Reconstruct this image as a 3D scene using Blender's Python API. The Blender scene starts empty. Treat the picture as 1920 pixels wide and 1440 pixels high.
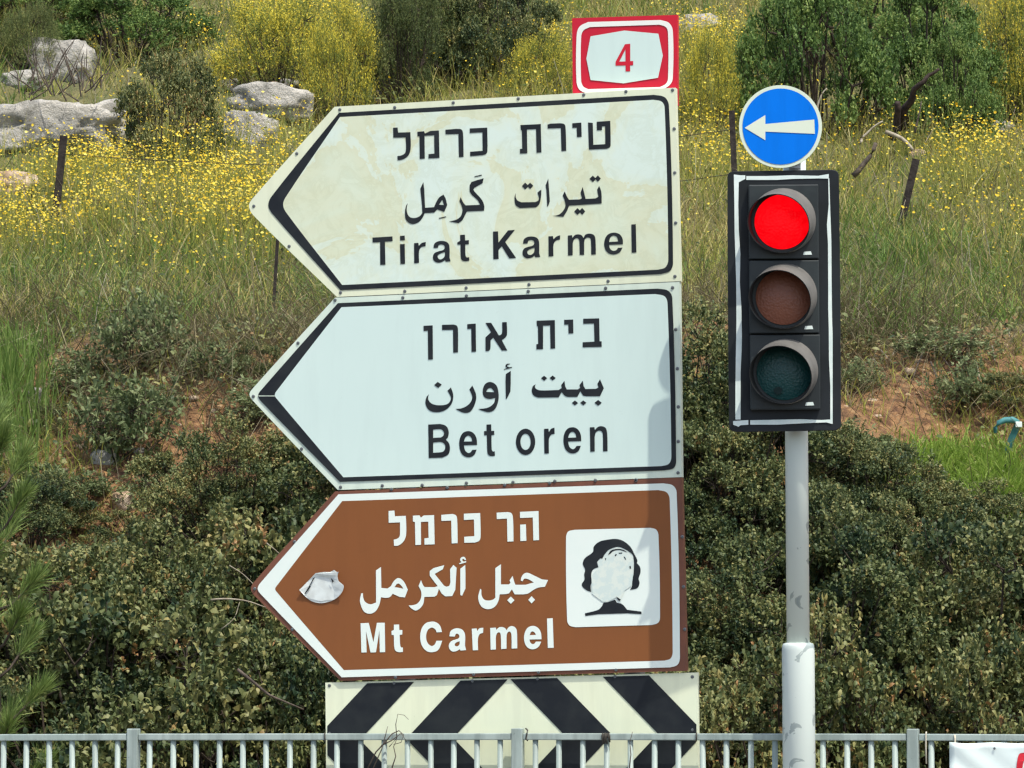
import bpy, math, random
import numpy as np
from mathutils import Vector, Matrix
from mathutils.geometry import tessellate_polygon
from mathutils import noise as mnoise

# ------------------------------------------------------------------ camera
F = 8100.0                       # focal length in photo pixels (1920 wide)
PITCH = 0.0523
CAM = np.array([0.0, 0.0, 1.5])
sc = bpy.context.scene
col = sc.collection
cd = bpy.data.cameras.new('camera')
cam = bpy.data.objects.new('camera', cd)
col.objects.link(cam)
cam.location = CAM
cam.rotation_euler = (math.pi / 2 + PITCH, 0, 0)
cd.sensor_width = 36.0
cd.lens = F * 36.0 / 1920.0
cd.clip_start = 0.1
cd.clip_end = 2000
sc.camera = cam

fw = np.array([0, math.cos(PITCH), math.sin(PITCH)])
up = np.array([0, -math.sin(PITCH), math.cos(PITCH)])
rt = np.array([1.0, 0, 0])
def ray(px, py):
    return fw + rt * ((px - 960) / F) + up * ((720 - py) / F)
def at(px, py, Y):               # photo pixel -> point at depth Y
    r = ray(px, py)
    return CAM + r * (Y / r[1])
def to_px(P):
    d = np.asarray(P) - CAM
    z = d @ fw
    return 960 + F * (d @ rt) / z, 720 - F * (d @ up) / z
class Plane:
    def __init__(s, p0, yaw, off=0.0):
        s.e = np.array([math.cos(yaw), -math.sin(yaw), 0])
        s.n = np.array([-math.sin(yaw), -math.cos(yaw), 0])   # towards the viewer
        s.p0 = np.asarray(p0) + s.n * off
    def hit(s, px, py, off=0.0):
        r = ray(px, py)
        p0 = s.p0 + s.n * off
        t = ((p0 - CAM) @ s.n) / (r @ s.n)
        return CAM + r * t
SIGN = Plane(at(1275, 720, 15.43), math.radians(12))
RAIL = Plane(at(1497, 1381, 15.30), math.radians(12))
YS = 15.10                        # depth of the signal's backboard

# ------------------------------------------------------------------ light
A = at(1367, 322, YS)
B = SIGN.hit(1213, 790)
sdir = (B - A) / np.linalg.norm(B - A)       # direction the sunlight travels
el = math.asin(-sdir[2])
az = math.atan2(-sdir[0], -sdir[1])          # clockwise from +Y
w = bpy.data.worlds.new('World')
sc.world = w
w.use_nodes = True
nt = w.node_tree
sky = nt.nodes.new('ShaderNodeTexSky')
sky.sky_type = 'NISHITA'
sky.sun_disc = False
sky.sun_elevation = el
sky.sun_rotation = az
sky.altitude = 100
sky.air_density = 1.0
sky.dust_density = 3.0
sky.ozone_density = 0.6
bg = nt.nodes['Background']
nt.links.new(sky.outputs[0], bg.inputs[0])
bg.inputs[1].default_value = 0.15
sl = bpy.data.lights.new('sun', 'SUN')
sl.energy = 2.65
sl.angle = math.radians(0.5)
sl.color = (1.0, 0.955, 0.87)
so = bpy.data.objects.new('sun', sl)
col.objects.link(so)
so.rotation_euler = Vector(sdir).to_track_quat('-Z', 'Y').to_euler()
so.location = (5, -5, 20)
sc.view_settings.view_transform = 'Standard'
sc.view_settings.look = 'None'
sc.view_settings.exposure = 0.66
sc.view_settings.gamma = 1.0
sc.cycles.max_bounces = 3
sc.cycles.diffuse_bounces = 2
sc.cycles.glossy_bounces = 2
sc.cycles.transmission_bounces = 2
sc.cycles.transparent_max_bounces = 4
sc.cycles.use_denoising = True
sc.cycles.filter_width = 1.4

rng = np.random.default_rng(7)
random.seed(7)
R = math.radians

# ------------------------------------------------------------------ materials
def new_mat(name):
    m = bpy.data.materials.new(name)
    m.use_nodes = True
    t = m.node_tree
    return m, t, t.nodes['Principled BSDF']
def ramp(t, stops):
    n = t.nodes.new('ShaderNodeValToRGB')
    e = n.color_ramp.elements
    while len(e) < len(stops): e.new(0.5)
    for k, (p, c) in enumerate(stops):
        e[k].position = p
        e[k].color = (*c, 1)
    return n
def noise_node(t, scale, detail=4, rough=0.55, coord='Object', vec=None, dist=0.0):
    n = t.nodes.new('ShaderNodeTexNoise')
    n.inputs['Scale'].default_value = scale
    n.inputs['Detail'].default_value = detail
    n.inputs['Roughness'].default_value = rough
    n.inputs['Distortion'].default_value = dist
    if vec is None:
        tc = t.nodes.new('ShaderNodeTexCoord')
        vec = tc.outputs[coord]
    t.links.new(vec, n.inputs['Vector'])
    return n
def bump(t, p, src, strength, dist=0.01):
    b = t.nodes.new('ShaderNodeBump')
    b.inputs['Strength'].default_value = strength
    b.inputs['Distance'].default_value = dist
    t.links.new(src, b.inputs['Height'])
    t.links.new(b.outputs[0], p.inputs['Normal'])
def mat(name, c, rough=0.5, c2=None, scale=8, lo=0.4, hi=0.65, metal=0.0, spec=0.22, bmp=0.0, bscale=60, mid=None, streak=0.0):
    m, t, p = new_mat(name)
    p.inputs['Roughness'].default_value = rough
    p.inputs['Metallic'].default_value = metal
    p.inputs['Specular IOR Level'].default_value = spec
    if c2 is None:
        c2 = tuple(x * 0.86 for x in c)
    n = noise_node(t, scale, 5)
    st = [(lo, c), (hi, c2)] if mid is None else [(lo, c), ((lo + hi) / 2, mid), (hi, c2)]
    r = ramp(t, st)
    t.links.new(n.outputs[0], r.inputs[0])
    t.links.new(r.outputs[0], p.inputs['Base Color'])
    if streak:                                   # rain-washed dirt and small scuffs
        geo_ = t.nodes.new('ShaderNodeNewGeometry')
        mp = t.nodes.new('ShaderNodeMapping'); mp.inputs['Scale'].default_value = (21, 21, 2.6)
        t.links.new(geo_.outputs['Position'], mp.inputs[0])
        ns = noise_node(t, 1.0, 5, 0.6, vec=mp.outputs[0])
        rs = ramp(t, [(0.38, (1 - streak,) * 3), (0.55, (1, 1, 1)), (0.74, (1 - streak * 0.3,) * 3)])
        t.links.new(ns.outputs[0], rs.inputs[0])
        nf = noise_node(t, 34, 3, 0.6, vec=geo_.outputs['Position'], dist=1.5)
        rf = ramp(t, [(0.70, (1, 1, 1)), (0.735, (1 - streak * 1.6,) * 3)])
        t.links.new(nf.outputs[0], rf.inputs[0])
        m1 = t.nodes.new('ShaderNodeMix'); m1.data_type = 'RGBA'; m1.blend_type = 'MULTIPLY'; m1.inputs[0].default_value = 1
        m2 = t.nodes.new('ShaderNodeMix'); m2.data_type = 'RGBA'; m2.blend_type = 'MULTIPLY'; m2.inputs[0].default_value = 1
        t.links.new(r.outputs[0], m1.inputs[6]); t.links.new(rs.outputs[0], m1.inputs[7])
        t.links.new(m1.outputs[2], m2.inputs[6]); t.links.new(rf.outputs[0], m2.inputs[7])
        t.links.new(m2.outputs[2], p.inputs['Base Color'])
    if bmp:
        n2 = noise_node(t, bscale, 3)
        bump(t, p, n2.outputs[0], bmp)
    return m
def leaf_mat(name, stops, rough=0.5, trans=0.25, spec=0.35, vary=0.12):
    """colour by each leaf's own 'tone' value, shifted a little per plant"""
    m, t, p = new_mat(name)
    a = t.nodes.new('ShaderNodeAttribute'); a.attribute_name = 'tone'
    oi = t.nodes.new('ShaderNodeObjectInfo')
    ma = t.nodes.new('ShaderNodeMath'); ma.operation = 'MULTIPLY_ADD'
    ma.inputs[1].default_value = vary * 2; ma.inputs[2].default_value = -vary
    t.links.new(oi.outputs['Random'], ma.inputs[0])
    ad = t.nodes.new('ShaderNodeMath'); ad.operation = 'ADD'
    t.links.new(a.outputs['Fac'], ad.inputs[0]); t.links.new(ma.outputs[0], ad.inputs[1])
    r = ramp(t, stops)
    t.links.new(ad.outputs[0], r.inputs[0])
    t.links.new(r.outputs[0], p.inputs['Base Color'])
    p.inputs['Roughness'].default_value = rough
    p.inputs['Specular IOR Level'].default_value = spec
    tr = t.nodes.new('ShaderNodeBsdfTranslucent')
    t.links.new(r.outputs[0], tr.inputs['Color'])
    mx = t.nodes.new('ShaderNodeMixShader')
    mx.inputs[0].default_value = trans
    t.links.new(p.outputs[0], mx.inputs[1]); t.links.new(tr.outputs[0], mx.inputs[2])
    t.links.new(mx.outputs[0], t.nodes['Material Output'].inputs['Surface'])
    return m

M = {}
M['mint'] = mat('white_sheeting', (0.635, 0.78, 0.71), 0.38, (0.62, 0.765, 0.70), 2, streak=0.025)
M['mint_edge'] = mat('white_sheeting_edge', (0.70, 0.80, 0.66), 0.4, (0.64, 0.755, 0.63), 6, streak=0.08)
# weathered, stained cream sheeting of the oldest sign
m, t, p = new_mat('aged_sheeting')
n1 = noise_node(t, 2.2, 6, 0.62, dist=0.6)
n2 = noise_node(t, 9, 8, 0.7, dist=1.2)
r1 = ramp(t, [(0.42, (0.69, 0.81, 0.70)), (0.5, (0.70, 0.79, 0.63)), (0.505, (0.68, 0.72, 0.50)), (0.62, (0.69, 0.77, 0.58))])
t.links.new(n1.outputs[0], r1.inputs[0])
r2 = ramp(t, [(0.45, (1, 1, 1)), (0.56, (0.93, 0.93, 0.9)), (0.6, (1, 1, 1))])
t.links.new(n2.outputs[0], r2.inputs[0])
mm = t.nodes.new('ShaderNodeMix'); mm.data_type = 'RGBA'; mm.blend_type = 'MULTIPLY'; mm.inputs[0].default_value = 1
t.links.new(r1.outputs[0], mm.inputs[6]); t.links.new(r2.outputs[0], mm.inputs[7])
t.links.new(mm.outputs[2], p.inputs['Base Color']); p.inputs['Roughness'].default_value = 0.45
M['aged'] = m
M['cream'] = mat('cream_sheeting', (0.77, 0.81, 0.58), 0.42, (0.74, 0.79, 0.58), 5, streak=0.06)
M['black'] = mat('black_sheeting', (0.013, 0.016, 0.020), 0.4, (0.022, 0.026, 0.028), 12)
M['brown'] = mat('brown_sheeting', (0.24, 0.088, 0.028), 0.42, (0.226, 0.083, 0.028), 4, streak=0.035)
M['brown_edge'] = mat('faded_brown_edge', (0.20, 0.082, 0.05), 0.45, (0.16, 0.07, 0.045), 14)
M['letter_white'] = mat('white_lettering', (0.78, 0.86, 0.78), 0.4, (0.74, 0.84, 0.76), 5)
M['red'] = mat('red_sheeting', (0.60, 0.016, 0.034), 0.4, (0.55, 0.016, 0.04), 4)
M['red_white'] = mat('shield_white', (0.86, 0.86, 0.78), 0.4, (0.82, 0.84, 0.76), 4)
M['blue'] = mat('blue_sheeting', (0.0, 0.175, 0.74), 0.4, (0.0, 0.168, 0.71), 3, spec=0.1, streak=0.07)
M['disc_white'] = mat('disc_white', (0.68, 0.75, 0.60), 0.4, (0.64, 0.73, 0.58), 5)
M['galv'] = mat('galvanised_steel', (0.42, 0.45, 0.45), 0.45, (0.3, 0.33, 0.34), 10, metal=0.4)
M['rail'] = mat('grey_rail_paint', (0.37, 0.44, 0.40), 0.45, (0.29, 0.36, 0.33), 7, 0.42, 0.7, streak=0.25)
M['bolt'] = mat('bolt_steel', (0.22, 0.24, 0.25), 0.4, (0.1, 0.11, 0.11), 90, metal=0.5)
M['sticker'] = mat('sticker_plastic', (0.72, 0.78, 0.74), 0.5, (0.6, 0.64, 0.6), 30)
M['scratched'] = mat('scratched_film', (0.70, 0.77, 0.68), 0.5, (0.62, 0.72, 0.66), 45, 0.45, 0.55)
M['signal'] = mat('signal_black', (0.028, 0.036, 0.036), 0.42, (0.018, 0.023, 0.024), 9, spec=0.3)
M['board'] = mat('backboard_black', (0.017, 0.021, 0.024), 0.5, (0.011, 0.014, 0.015), 6)
M['visor_in'] = mat('visor_inside', (0.02, 0.022, 0.022), 0.7)
M['visor_out'] = mat('visor_grey', (0.155, 0.15, 0.135), 0.5, (0.11, 0.107, 0.097), 12)
M['tape'] = mat('white_tape', (0.74, 0.83, 0.77), 0.4, (0.62, 0.73, 0.68), 20)
M['tapegap'] = M['board']
m, t, p = new_mat('red_lamp')
p.inputs['Base Color'].default_value = (0.12, 0.0, 0.001, 1)
p.inputs['Specular IOR Level'].default_value = 0.12
p.inputs['Emission Color'].default_value = (1.0, 0.0, 0.003, 1)
p.inputs['Emission Strength'].default_value = 0.72
p.inputs['Roughness'].default_value = 0.35
nl = noise_node(t, 26, 3, 0.5)
rl0 = ramp(t, [(0.35, (0.80, 0.0, 0.003)), (0.6, (1.0, 0.002, 0.006))])
t.links.new(nl.outputs[0], rl0.inputs[0]); t.links.new(rl0.outputs[0], p.inputs['Emission Color'])
vl = t.nodes.new('ShaderNodeTexVoronoi'); vl.inputs['Scale'].default_value = 110
tcl = t.nodes.new('ShaderNodeTexCoord'); t.links.new(tcl.outputs['Object'], vl.inputs['Vector'])
bump(t, p, vl.outputs['Distance'], 0.4, 0.004)
M['red_lamp'] = m
def lens_mat(name, c):
    m, t, p = new_mat(name)
    tc = t.nodes.new('ShaderNodeTexCoord')
    v = t.nodes.new('ShaderNodeTexVoronoi'); v.inputs['Scale'].default_value = 120
    t.links.new(tc.outputs['Object'], v.inputs['Vector'])
    bump(t, p, v.outputs['Distance'], 0.35, 0.004)
    p.inputs['Base Color'].default_value = (*c, 1)
    p.inputs['Roughness'].default_value = 0.42
    return m
M['amber_lens'] = lens_mat('amber_lens', (0.27, 0.095, 0.05))
M['green_lens'] = lens_mat('green_lens', (0.004, 0.06, 0.055))
M['lens_dark'] = mat('lens_dark', (0.003, 0.02, 0.018), 0.5)
# chipped white paint of the signal pole
m, t, p = new_mat('chipped_pole_paint')
n1 = noise_node(t, 12, 4, 0.55, dist=0.8)
r1 = ramp(t, [(0.61, (0.60, 0.67, 0.61)), (0.62, (0.36, 0.42, 0.39)), (0.75, (0.25, 0.31, 0.31)), (0.76, (0.34, 0.40, 0.39))])
t.links.new(n1.outputs[0], r1.inputs[0])
t.links.new(r1.outputs[0], p.inputs['Base Color']); p.inputs['Roughness'].default_value = 0.42
M['pole'] = m
M['banner'] = mat('vinyl_banner', (0.76, 0.86, 0.81), 0.4, (0.70, 0.80, 0.76), 3)
M['banner_red'] = mat('banner_red', (0.62, 0.03, 0.045), 0.4)
M['tie'] = mat('cable_tie', (0.6, 0.55, 0.42), 0.5)
M['tie_dark'] = mat('dark_tie', (0.06, 0.055, 0.045), 0.6)
M['rust'] = mat('rusty_angle_iron', (0.05, 0.042, 0.036), 0.8, (0.025, 0.02, 0.018), 25, bmp=0.4)
M['wood'] = mat('grey_dead_wood', (0.13, 0.105, 0.08), 0.85, (0.06, 0.048, 0.04), 30, bmp=0.5)
M['darkwood'] = mat('dark_dead_wood', (0.06, 0.042, 0.034), 0.85, (0.026, 0.02, 0.017), 30, bmp=0.5)
M['paletwig'] = mat('pale_dry_twig', (0.40, 0.36, 0.27), 0.8, (0.25, 0.21, 0.15), 30)
M['teal'] = mat('teal_paint', (0.10, 0.30, 0.29), 0.5, (0.055, 0.19, 0.19), 18, bmp=0.2)
M['stem'] = mat('shrub_stem', (0.07, 0.055, 0.04), 0.85, (0.035, 0.028, 0.022), 40)
# pitted grey limestone
m, t, p = new_mat('limestone')
n1 = noise_node(t, 3.5, 8, 0.65, dist=0.5)
r1 = ramp(t, [(0.3, (0.11, 0.105, 0.085)), (0.42, (0.29, 0.28, 0.24)), (0.52, (0.48, 0.46, 0.405)), (0.7, (0.60, 0.57, 0.49))])
t.links.new(n1.outputs[0], r1.inputs[0]); t.links.new(r1.outputs[0], p.inputs['Base Color'])
p.inputs['Roughness'].default_value = 0.9
n2 = noise_node(t, 18, 8, 0.7)
bump(t, p, n2.outputs[0], 0.9, 0.05)
M['rock'] = m
m, t, p = new_mat('ochre_stone')
n1 = noise_node(t, 6, 8, 0.65)
r1 = ramp(t, [(0.35, (0.26, 0.16, 0.09)), (0.5, (0.46, 0.33, 0.21)), (0.65, (0.58, 0.48, 0.36))])
t.links.new(n1.outputs[0], r1.inputs[0]); t.links.new(r1.outputs[0], p.inputs['Base Color'])
p.inputs['Roughness'].default_value = 0.9
n2 = noise_node(t, 22, 8, 0.7); bump(t, p, n2.outputs[0], 0.8, 0.03)
M['ochre'] = m
# earth of the hillside: red-brown on the cut, straw and litter brown above
m, t, p = new_mat('hill_earth')
geo = t.nodes.new('ShaderNodeNewGeometry')
sx = t.nodes.new('ShaderNodeSeparateXYZ'); t.links.new(geo.outputs['Position'], sx.inputs[0])
n1 = noise_node(t, 2.2, 9, 0.7, vec=geo.outputs['Position'])
n2 = noise_node(t, 14, 8, 0.75, vec=geo.outputs['Position'])
earth = ramp(t, [(0.3, (0.07, 0.034, 0.02)), (0.45, (0.17, 0.085, 0.038)), (0.56, (0.33, 0.18, 0.075)), (0.72, (0.46, 0.30, 0.15))])
t.links.new(n2.outputs[0], earth.inputs[0])
lit = ramp(t, [(0.3, (0.06, 0.065, 0.022)), (0.5, (0.14, 0.14, 0.05)), (0.7, (0.25, 0.23, 0.09))])
t.links.new(n2.outputs[0], lit.inputs[0])
mr = t.nodes.new('ShaderNodeMapRange'); mr.inputs[1].default_value = 22.2; mr.inputs[2].default_value = 23.0
t.links.new(sx.outputs[1], mr.inputs[0])
adn = t.nodes.new('ShaderNodeMath'); adn.operation = 'MULTIPLY_ADD'; adn.inputs[1].default_value = 1.0; adn.inputs[2].default_value = -0.5
t.links.new(n1.outputs[0], adn.inputs[0])
ads = t.nodes.new('ShaderNodeMath'); ads.operation = 'ADD'; ads.use_clamp = True
t.links.new(mr.outputs[0], ads.inputs[0]); t.links.new(adn.outputs[0], ads.inputs[1])
mm = t.nodes.new('ShaderNodeMix'); mm.data_type = 'RGBA'
t.links.new(ads.outputs[0], mm.inputs[0]); t.links.new(earth.outputs[0], mm.inputs[6]); t.links.new(lit.outputs[0], mm.inputs[7])
t.links.new(mm.outputs[2], p.inputs['Base Color'])
p.inputs['Roughness'].default_value = 0.95
bump(t, p, n2.outputs[0], 0.8, 0.06)
M['earth'] = m
M['asphalt'] = mat('asphalt', (0.05, 0.05, 0.052), 0.9, (0.035, 0.035, 0.036), 60, bmp=0.5, bscale=300)
M['paving'] = mat('pavement_concrete', (0.33, 0.31, 0.28), 0.85, (0.24, 0.23, 0.21), 5, bmp=0.3)
M['kerb'] = mat('kerb_concrete', (0.42, 0.41, 0.38), 0.85, (0.33, 0.32, 0.3), 8)

M['lentisk'] = leaf_mat('lentisk_leaf', [(0.0, (0.026, 0.052, 0.024)), (0.25, (0.07, 0.10, 0.036)), (0.5, (0.15, 0.178, 0.064)), (0.72, (0.25, 0.255, 0.095)), (0.92, (0.32, 0.285, 0.10)), (1.0, (0.32, 0.18, 0.07))], 0.5, 0.22, 0.28, 0.15)
M['oak'] = leaf_mat('oak_leaf', [(0.0, (0.06, 0.115, 0.032)), (0.35, (0.13, 0.22, 0.058)), (0.65, (0.22, 0.32, 0.085)), (1.0, (0.34, 0.40, 0.12))], 0.55, 0.4, 0.25)
M['broom'] = leaf_mat('broom_leaf', [(0.0, (0.05, 0.075, 0.028)), (0.4, (0.13, 0.17, 0.06)), (0.8, (0.23, 0.26, 0.09)), (1.0, (0.30, 0.29, 0.09))], 0.6, 0.35, 0.2)
M['goldshrub'] = leaf_mat('gold_shrub_leaf', [(0.0, (0.13, 0.18, 0.045)), (0.5, (0.29, 0.33, 0.075)), (0.64, (0.62, 0.52, 0.07)), (1.0, (0.86, 0.74, 0.10))], 0.6, 0.4, 0.2)
M['sage'] = leaf_mat('sage_leaf', [(0.0, (0.09, 0.125, 0.05)), (0.5, (0.19, 0.235, 0.10)), (1.0, (0.32, 0.36, 0.18))], 0.6, 0.3, 0.2)
M['pine'] = leaf_mat('pine_needle', [(0.0, (0.09, 0.15, 0.035)), (0.5, (0.18, 0.27, 0.065)), (1.0, (0.34, 0.40, 0.13))], 0.55, 0.25, 0.3)
M['dry'] = leaf_mat('dry_grass', [(0.0, (0.24, 0.19, 0.065)), (0.4, (0.44, 0.365, 0.13)), (0.75, (0.58, 0.50, 0.21)), (1.0, (0.68, 0.62, 0.34))], 0.7, 0.35, 0.2)
M['olivegrass'] = leaf_mat('olive_grass', [(0.0, (0.16, 0.185, 0.04)), (0.4, (0.32, 0.335, 0.072)), (0.8, (0.50, 0.485, 0.115)), (1.0, (0.62, 0.57, 0.2))], 0.65, 0.4, 0.2)
M['green'] = leaf_mat('green_grass', [(0.0, (0.075, 0.135, 0.03)), (0.45, (0.145, 0.24, 0.048)), (0.85, (0.23, 0.33, 0.075)), (1.0, (0.34, 0.40, 0.13))], 0.6, 0.4, 0.25)
M['bright'] = leaf_mat('bright_grass', [(0.0, (0.12, 0.20, 0.03)), (0.5, (0.22, 0.35, 0.05)), (1.0, (0.38, 0.48, 0.11))], 0.55, 0.4, 0.25)
M['tangle'] = leaf_mat('dead_tangle', [(0.0, (0.075, 0.066, 0.038)), (0.5, (0.18, 0.155, 0.085)), (0.85, (0.31, 0.27, 0.155)), (1.0, (0.47, 0.43, 0.29))], 0.75, 0.25, 0.2)
M['flower'] = leaf_mat('yellow_petal', [(0.0, (0.72, 0.46, 0.02)), (0.5, (0.84, 0.66, 0.06)), (1.0, (0.88, 0.82, 0.26))], 0.6, 0.35, 0.2)
M['litter'] = leaf_mat('dead_leaf', [(0.0, (0.12, 0.06, 0.03)), (0.5, (0.3, 0.18, 0.09)), (1.0, (0.52, 0.38, 0.22))], 0.8, 0.1, 0.2)

# ------------------------------------------------------------------ object helpers
def tag(o, label=None, cat=None, group=None, kind=None):
    if label: o['label'] = label
    if cat: o['category'] = cat
    if group: o['group'] = group
    if kind: o['kind'] = kind
    return o
def empty(name, loc=(0, 0, 0), label=None, cat=None, group=None):
    o = bpy.data.objects.new(name, None)
    o.empty_display_size = 0.1
    col.objects.link(o)
    o.location = loc
    return tag(o, label, cat, group)
def link(name, me, m=None, parent=None, smooth=False):
    o = bpy.data.objects.new(name, me)
    col.objects.link(o)
    if m is not None and not me.materials: me.materials.append(m)
    if smooth: me.shade_smooth()
    if parent is not None:
        o.parent = parent
        o.matrix_parent_inverse = Matrix.Translation(-Vector(parent.location)) if parent.rotation_euler == Vector((0,0,0)) or True else Matrix()
    return o
class MB:
    """collects vertices and faces in world coordinates"""
    def __init__(s): s.v = []; s.f = []
    def add(s, V, Fc):
        k = len(s.v)
        s.v += [tuple(map(float, x)) for x in V]
        s.f += [tuple(i + k for i in fc) for fc in Fc]
        return s
    def box(s, c, ax, h):
        """centre, three axes, half sizes"""
        c = np.asarray(c, float); ax = [np.asarray(a, float) for a in ax]
        V = []
        for i in (-1, 1):
            for j in (-1, 1):
                for k in (-1, 1):
                    V.append(c + ax[0] * i * h[0] + ax[1] * j * h[1] + ax[2] * k * h[2])
        return s.add(V, [(0, 1, 3, 2), (4, 6, 7, 5), (0, 4, 5, 1), (2, 3, 7, 6), (0, 2, 6, 4), (1, 5, 7, 3)])
    def tube(s, P, rad, n=6, cap=True):
        P = [np.asarray(q, float) for q in P]
        if np.isscalar(rad): rad = [rad] * len(P)
        rings = []
        for i, q in enumerate(P):
            d = P[min(i + 1, len(P) - 1)] - P[max(i - 1, 0)]
            d = d / (np.linalg.norm(d) + 1e-9)
            a = np.cross(d, [0, 0, 1.0]) if abs(d[2]) < 0.9 else np.cross(d, [1.0, 0, 0])
            a /= np.linalg.norm(a); b = np.cross(d, a)
            rings.append([q + rad[i] * (a * math.cos(2 * math.pi * k / n) + b * math.sin(2 * math.pi * k / n)) for k in range(n)])
        V = [x for r_ in rings for x in r_]
        Fc = []
        for i in range(len(P) - 1):
            for k in range(n):
                Fc.append((i * n + k, i * n + (k + 1) % n, (i + 1) * n + (k + 1) % n, (i + 1) * n + k))
        if cap:
            Fc.append(tuple(range(n - 1, -1, -1)))
            Fc.append(tuple((len(P) - 1) * n + k for k in range(n)))
        return s.add(V, Fc)
    def mesh(s, name):
        me = bpy.data.meshes.new(name)
        me.from_pydata(s.v, [], s.f)
        me.update()
        return me
    def build(s, name, m, parent=None, smooth=False, bevel=0.0):
        o = link(name, s.mesh(name), m, parent, smooth)
        if bevel:
            b = o.modifiers.new('bevel', 'BEVEL'); b.width = bevel; b.segments = 2; b.limit_method = 'ANGLE'
        return o

# contours: a point is (x, y) for a corner or (x, y, 1) for a smooth point
def contour(pts, org=(0, 0), scale=1.0, off=(0, 0), seg=5):
    n = len(pts)
    P = [np.array([p_[0] + off[0], p_[1] + off[1]], float) for p_ in pts]
    S = [len(p_) > 2 for p_ in pts]
    out = []
    for i in range(n):
        j = (i + 1) % n
        a, b = P[i], P[j]
        out.append(a)
        if not (S[i] or S[j]): continue
        L = np.linalg.norm(b - a)
        def tangent(k):
            d = P[(k + 1) % n] - P[k - 1]
            return d / (np.linalg.norm(d) + 1e-9) * L
        ta = tangent(i) if S[i] else (b - a)
        tb = tangent(j) if S[j] else (b - a)
        for q in range(1, seg):
            u = q / seg
            h00 = 2*u**3 - 3*u**2 + 1; h10 = u**3 - 2*u**2 + u; h01 = -2*u**3 + 3*u**2; h11 = u**3 - u**2
            out.append(h00 * a + h10 * ta + h01 * b + h11 * tb)
    return [(org[0] + q[0] / scale, org[1] + q[1] / scale) for q in out]
def ellipse(cx, cy, rx, ry, n=28):
    return [(cx + rx * math.cos(2*math.pi*k/n), cy + ry * math.sin(2*math.pi*k/n)) for k in range(n)]
def diamond(cx, cy, rx, ry=None, tilt=0.0):
    ry = ry or rx
    return [(cx - rx, cy + tilt), (cx - tilt, cy - ry), (cx + rx, cy - tilt), (cx + tilt, cy + ry)]
def flat(mb, contours, hit, off):
    """fill contours (outer + holes, photo pixels) on a plane"""
    polys = [[Vector((x, y, 0)) for x, y in c] for c in contours]
    tris = tessellate_polygon(polys)
    fl = [p_ for c in contours for p_ in c]
    V = [hit(x, y, off) for x, y in fl]
    out = []
    for tr in tris:
        (ax, ay), (bx, by), (cx, cy) = [fl[i] for i in tr]
        if (bx - ax) * (cy - ay) - (by - ay) * (cx - ax) < 0: tr = (tr[0], tr[1], tr[2])
        else: tr = (tr[0], tr[2], tr[1])
        out.append(tuple(tr))
    mb.add(V, out)
def plate(mb, c, hit, off, thick):
    """solid plate with front face on the plane"""
    area = sum(c[i][0] * c[(i+1) % len(c)][1] - c[(i+1) % len(c)][0] * c[i][1] for i in range(len(c)))
    if area > 0: c = c[::-1]
    n = len(c)
    fr = [hit(x, y, off) for x, y in c]
    nrm = SIGN.n
    bk = [p_ - nrm * thick for p_ in fr]
    Fc = [tuple(range(n)), tuple(range(2 * n - 1, n - 1, -1))]
    for i in range(n):
        j = (i + 1) % n
        Fc.append((j, i, n + i, n + j))
    mb.add(fr + bk, Fc)

# ------------------------------------------------------------------ terrain
PY = np.array([-400, 16.9, 17.6, 18.5, 19.4, 20.5, 21.3, 22.0, 22.7, 24.0, 27.0, 30.5, 33.5, 35.0, 60, 110, 200, 600])
PZ = np.array([0.0, 0.0, 0.05, 0.25, 0.95, 1.86, 2.36, 2.72, 2.95, 3.13, 3.83, 4.81, 5.85, 6.48, 17.5, 36, 44, 44])
def fbm(x, y, s, o=4):
    v = np.zeros(np.shape(x)); a = 1.0
    it = np.nditer([np.asarray(x, float), np.asarray(y, float)], flags=['multi_index'])
    for q, w_ in it:
        v[it.multi_index] = mnoise.fractal(Vector((float(q) * s, float(w_) * s, 3.7)), 1.0, 2.0, o)
    return v
def ground_base(X, Y):
    z = np.interp(Y, PY, PZ)
    return z
def ground(X, Y):
    X = np.asarray(X, float); Y = np.asarray(Y, float)
    sh = 0.35 * np.sin(X * 0.9 + 1.0) + 0.18 * np.sin(X * 2.3)
    amt = np.clip((Y - 17.2) / 2, 0, 1)
    z = np.interp(Y + sh * amt * np.clip((40 - Y) / 8, 0, 1), PY, PZ)
    z = z + amt * (0.05 * np.sin(X * 3.1 + Y * 1.7) + 0.04 * np.sin(X * 5.3 - Y * 3.9 + 1) + 0.025 * np.sin(X * 11 + 2 * Y) * np.sin(Y * 9))
    return z
def axis(parts):
    out = []
    for a, b, n in parts: out += list(np.linspace(a, b, n, endpoint=False))
    return np.array(out + [parts[-1][1]])
xs = axis([(-600, -60, 12), (-60, -9, 24), (-9, 9, 160), (9, 60, 24), (60, 600, 12)])
ys = axis([(-400, -20, 10), (-20, 17, 16), (17, 24.5, 90), (24.5, 40, 110), (40, 110, 40), (110, 600, 14)])
XX, YY = np.meshgrid(xs, ys)
ZZ = ground(XX, YY)
fine = (np.abs(XX) < 10) & (YY > 17.5) & (YY < 41)
ZZ[fine] += 0.07 * fbm(XX[fine], YY[fine], 2.6) * np.clip((YY[fine] - 17.5), 0, 1)
nx, ny = len(xs), len(ys)
V = np.stack([XX.ravel(), YY.ravel(), ZZ.ravel()], 1)
me = bpy.data.meshes.new('hillside_ground')
idx = np.arange(nx * ny).reshape(ny, nx)
Fq = np.stack([idx[:-1, :-1], idx[:-1, 1:], idx[1:, 1:], idx[1:, :-1]], -1).reshape(-1, 4)
me.from_pydata(V.tolist(), [], Fq.tolist()); me.update()
g = link('ground', me, M['earth'], smooth=True)
tag(g, kind='structure')
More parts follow.
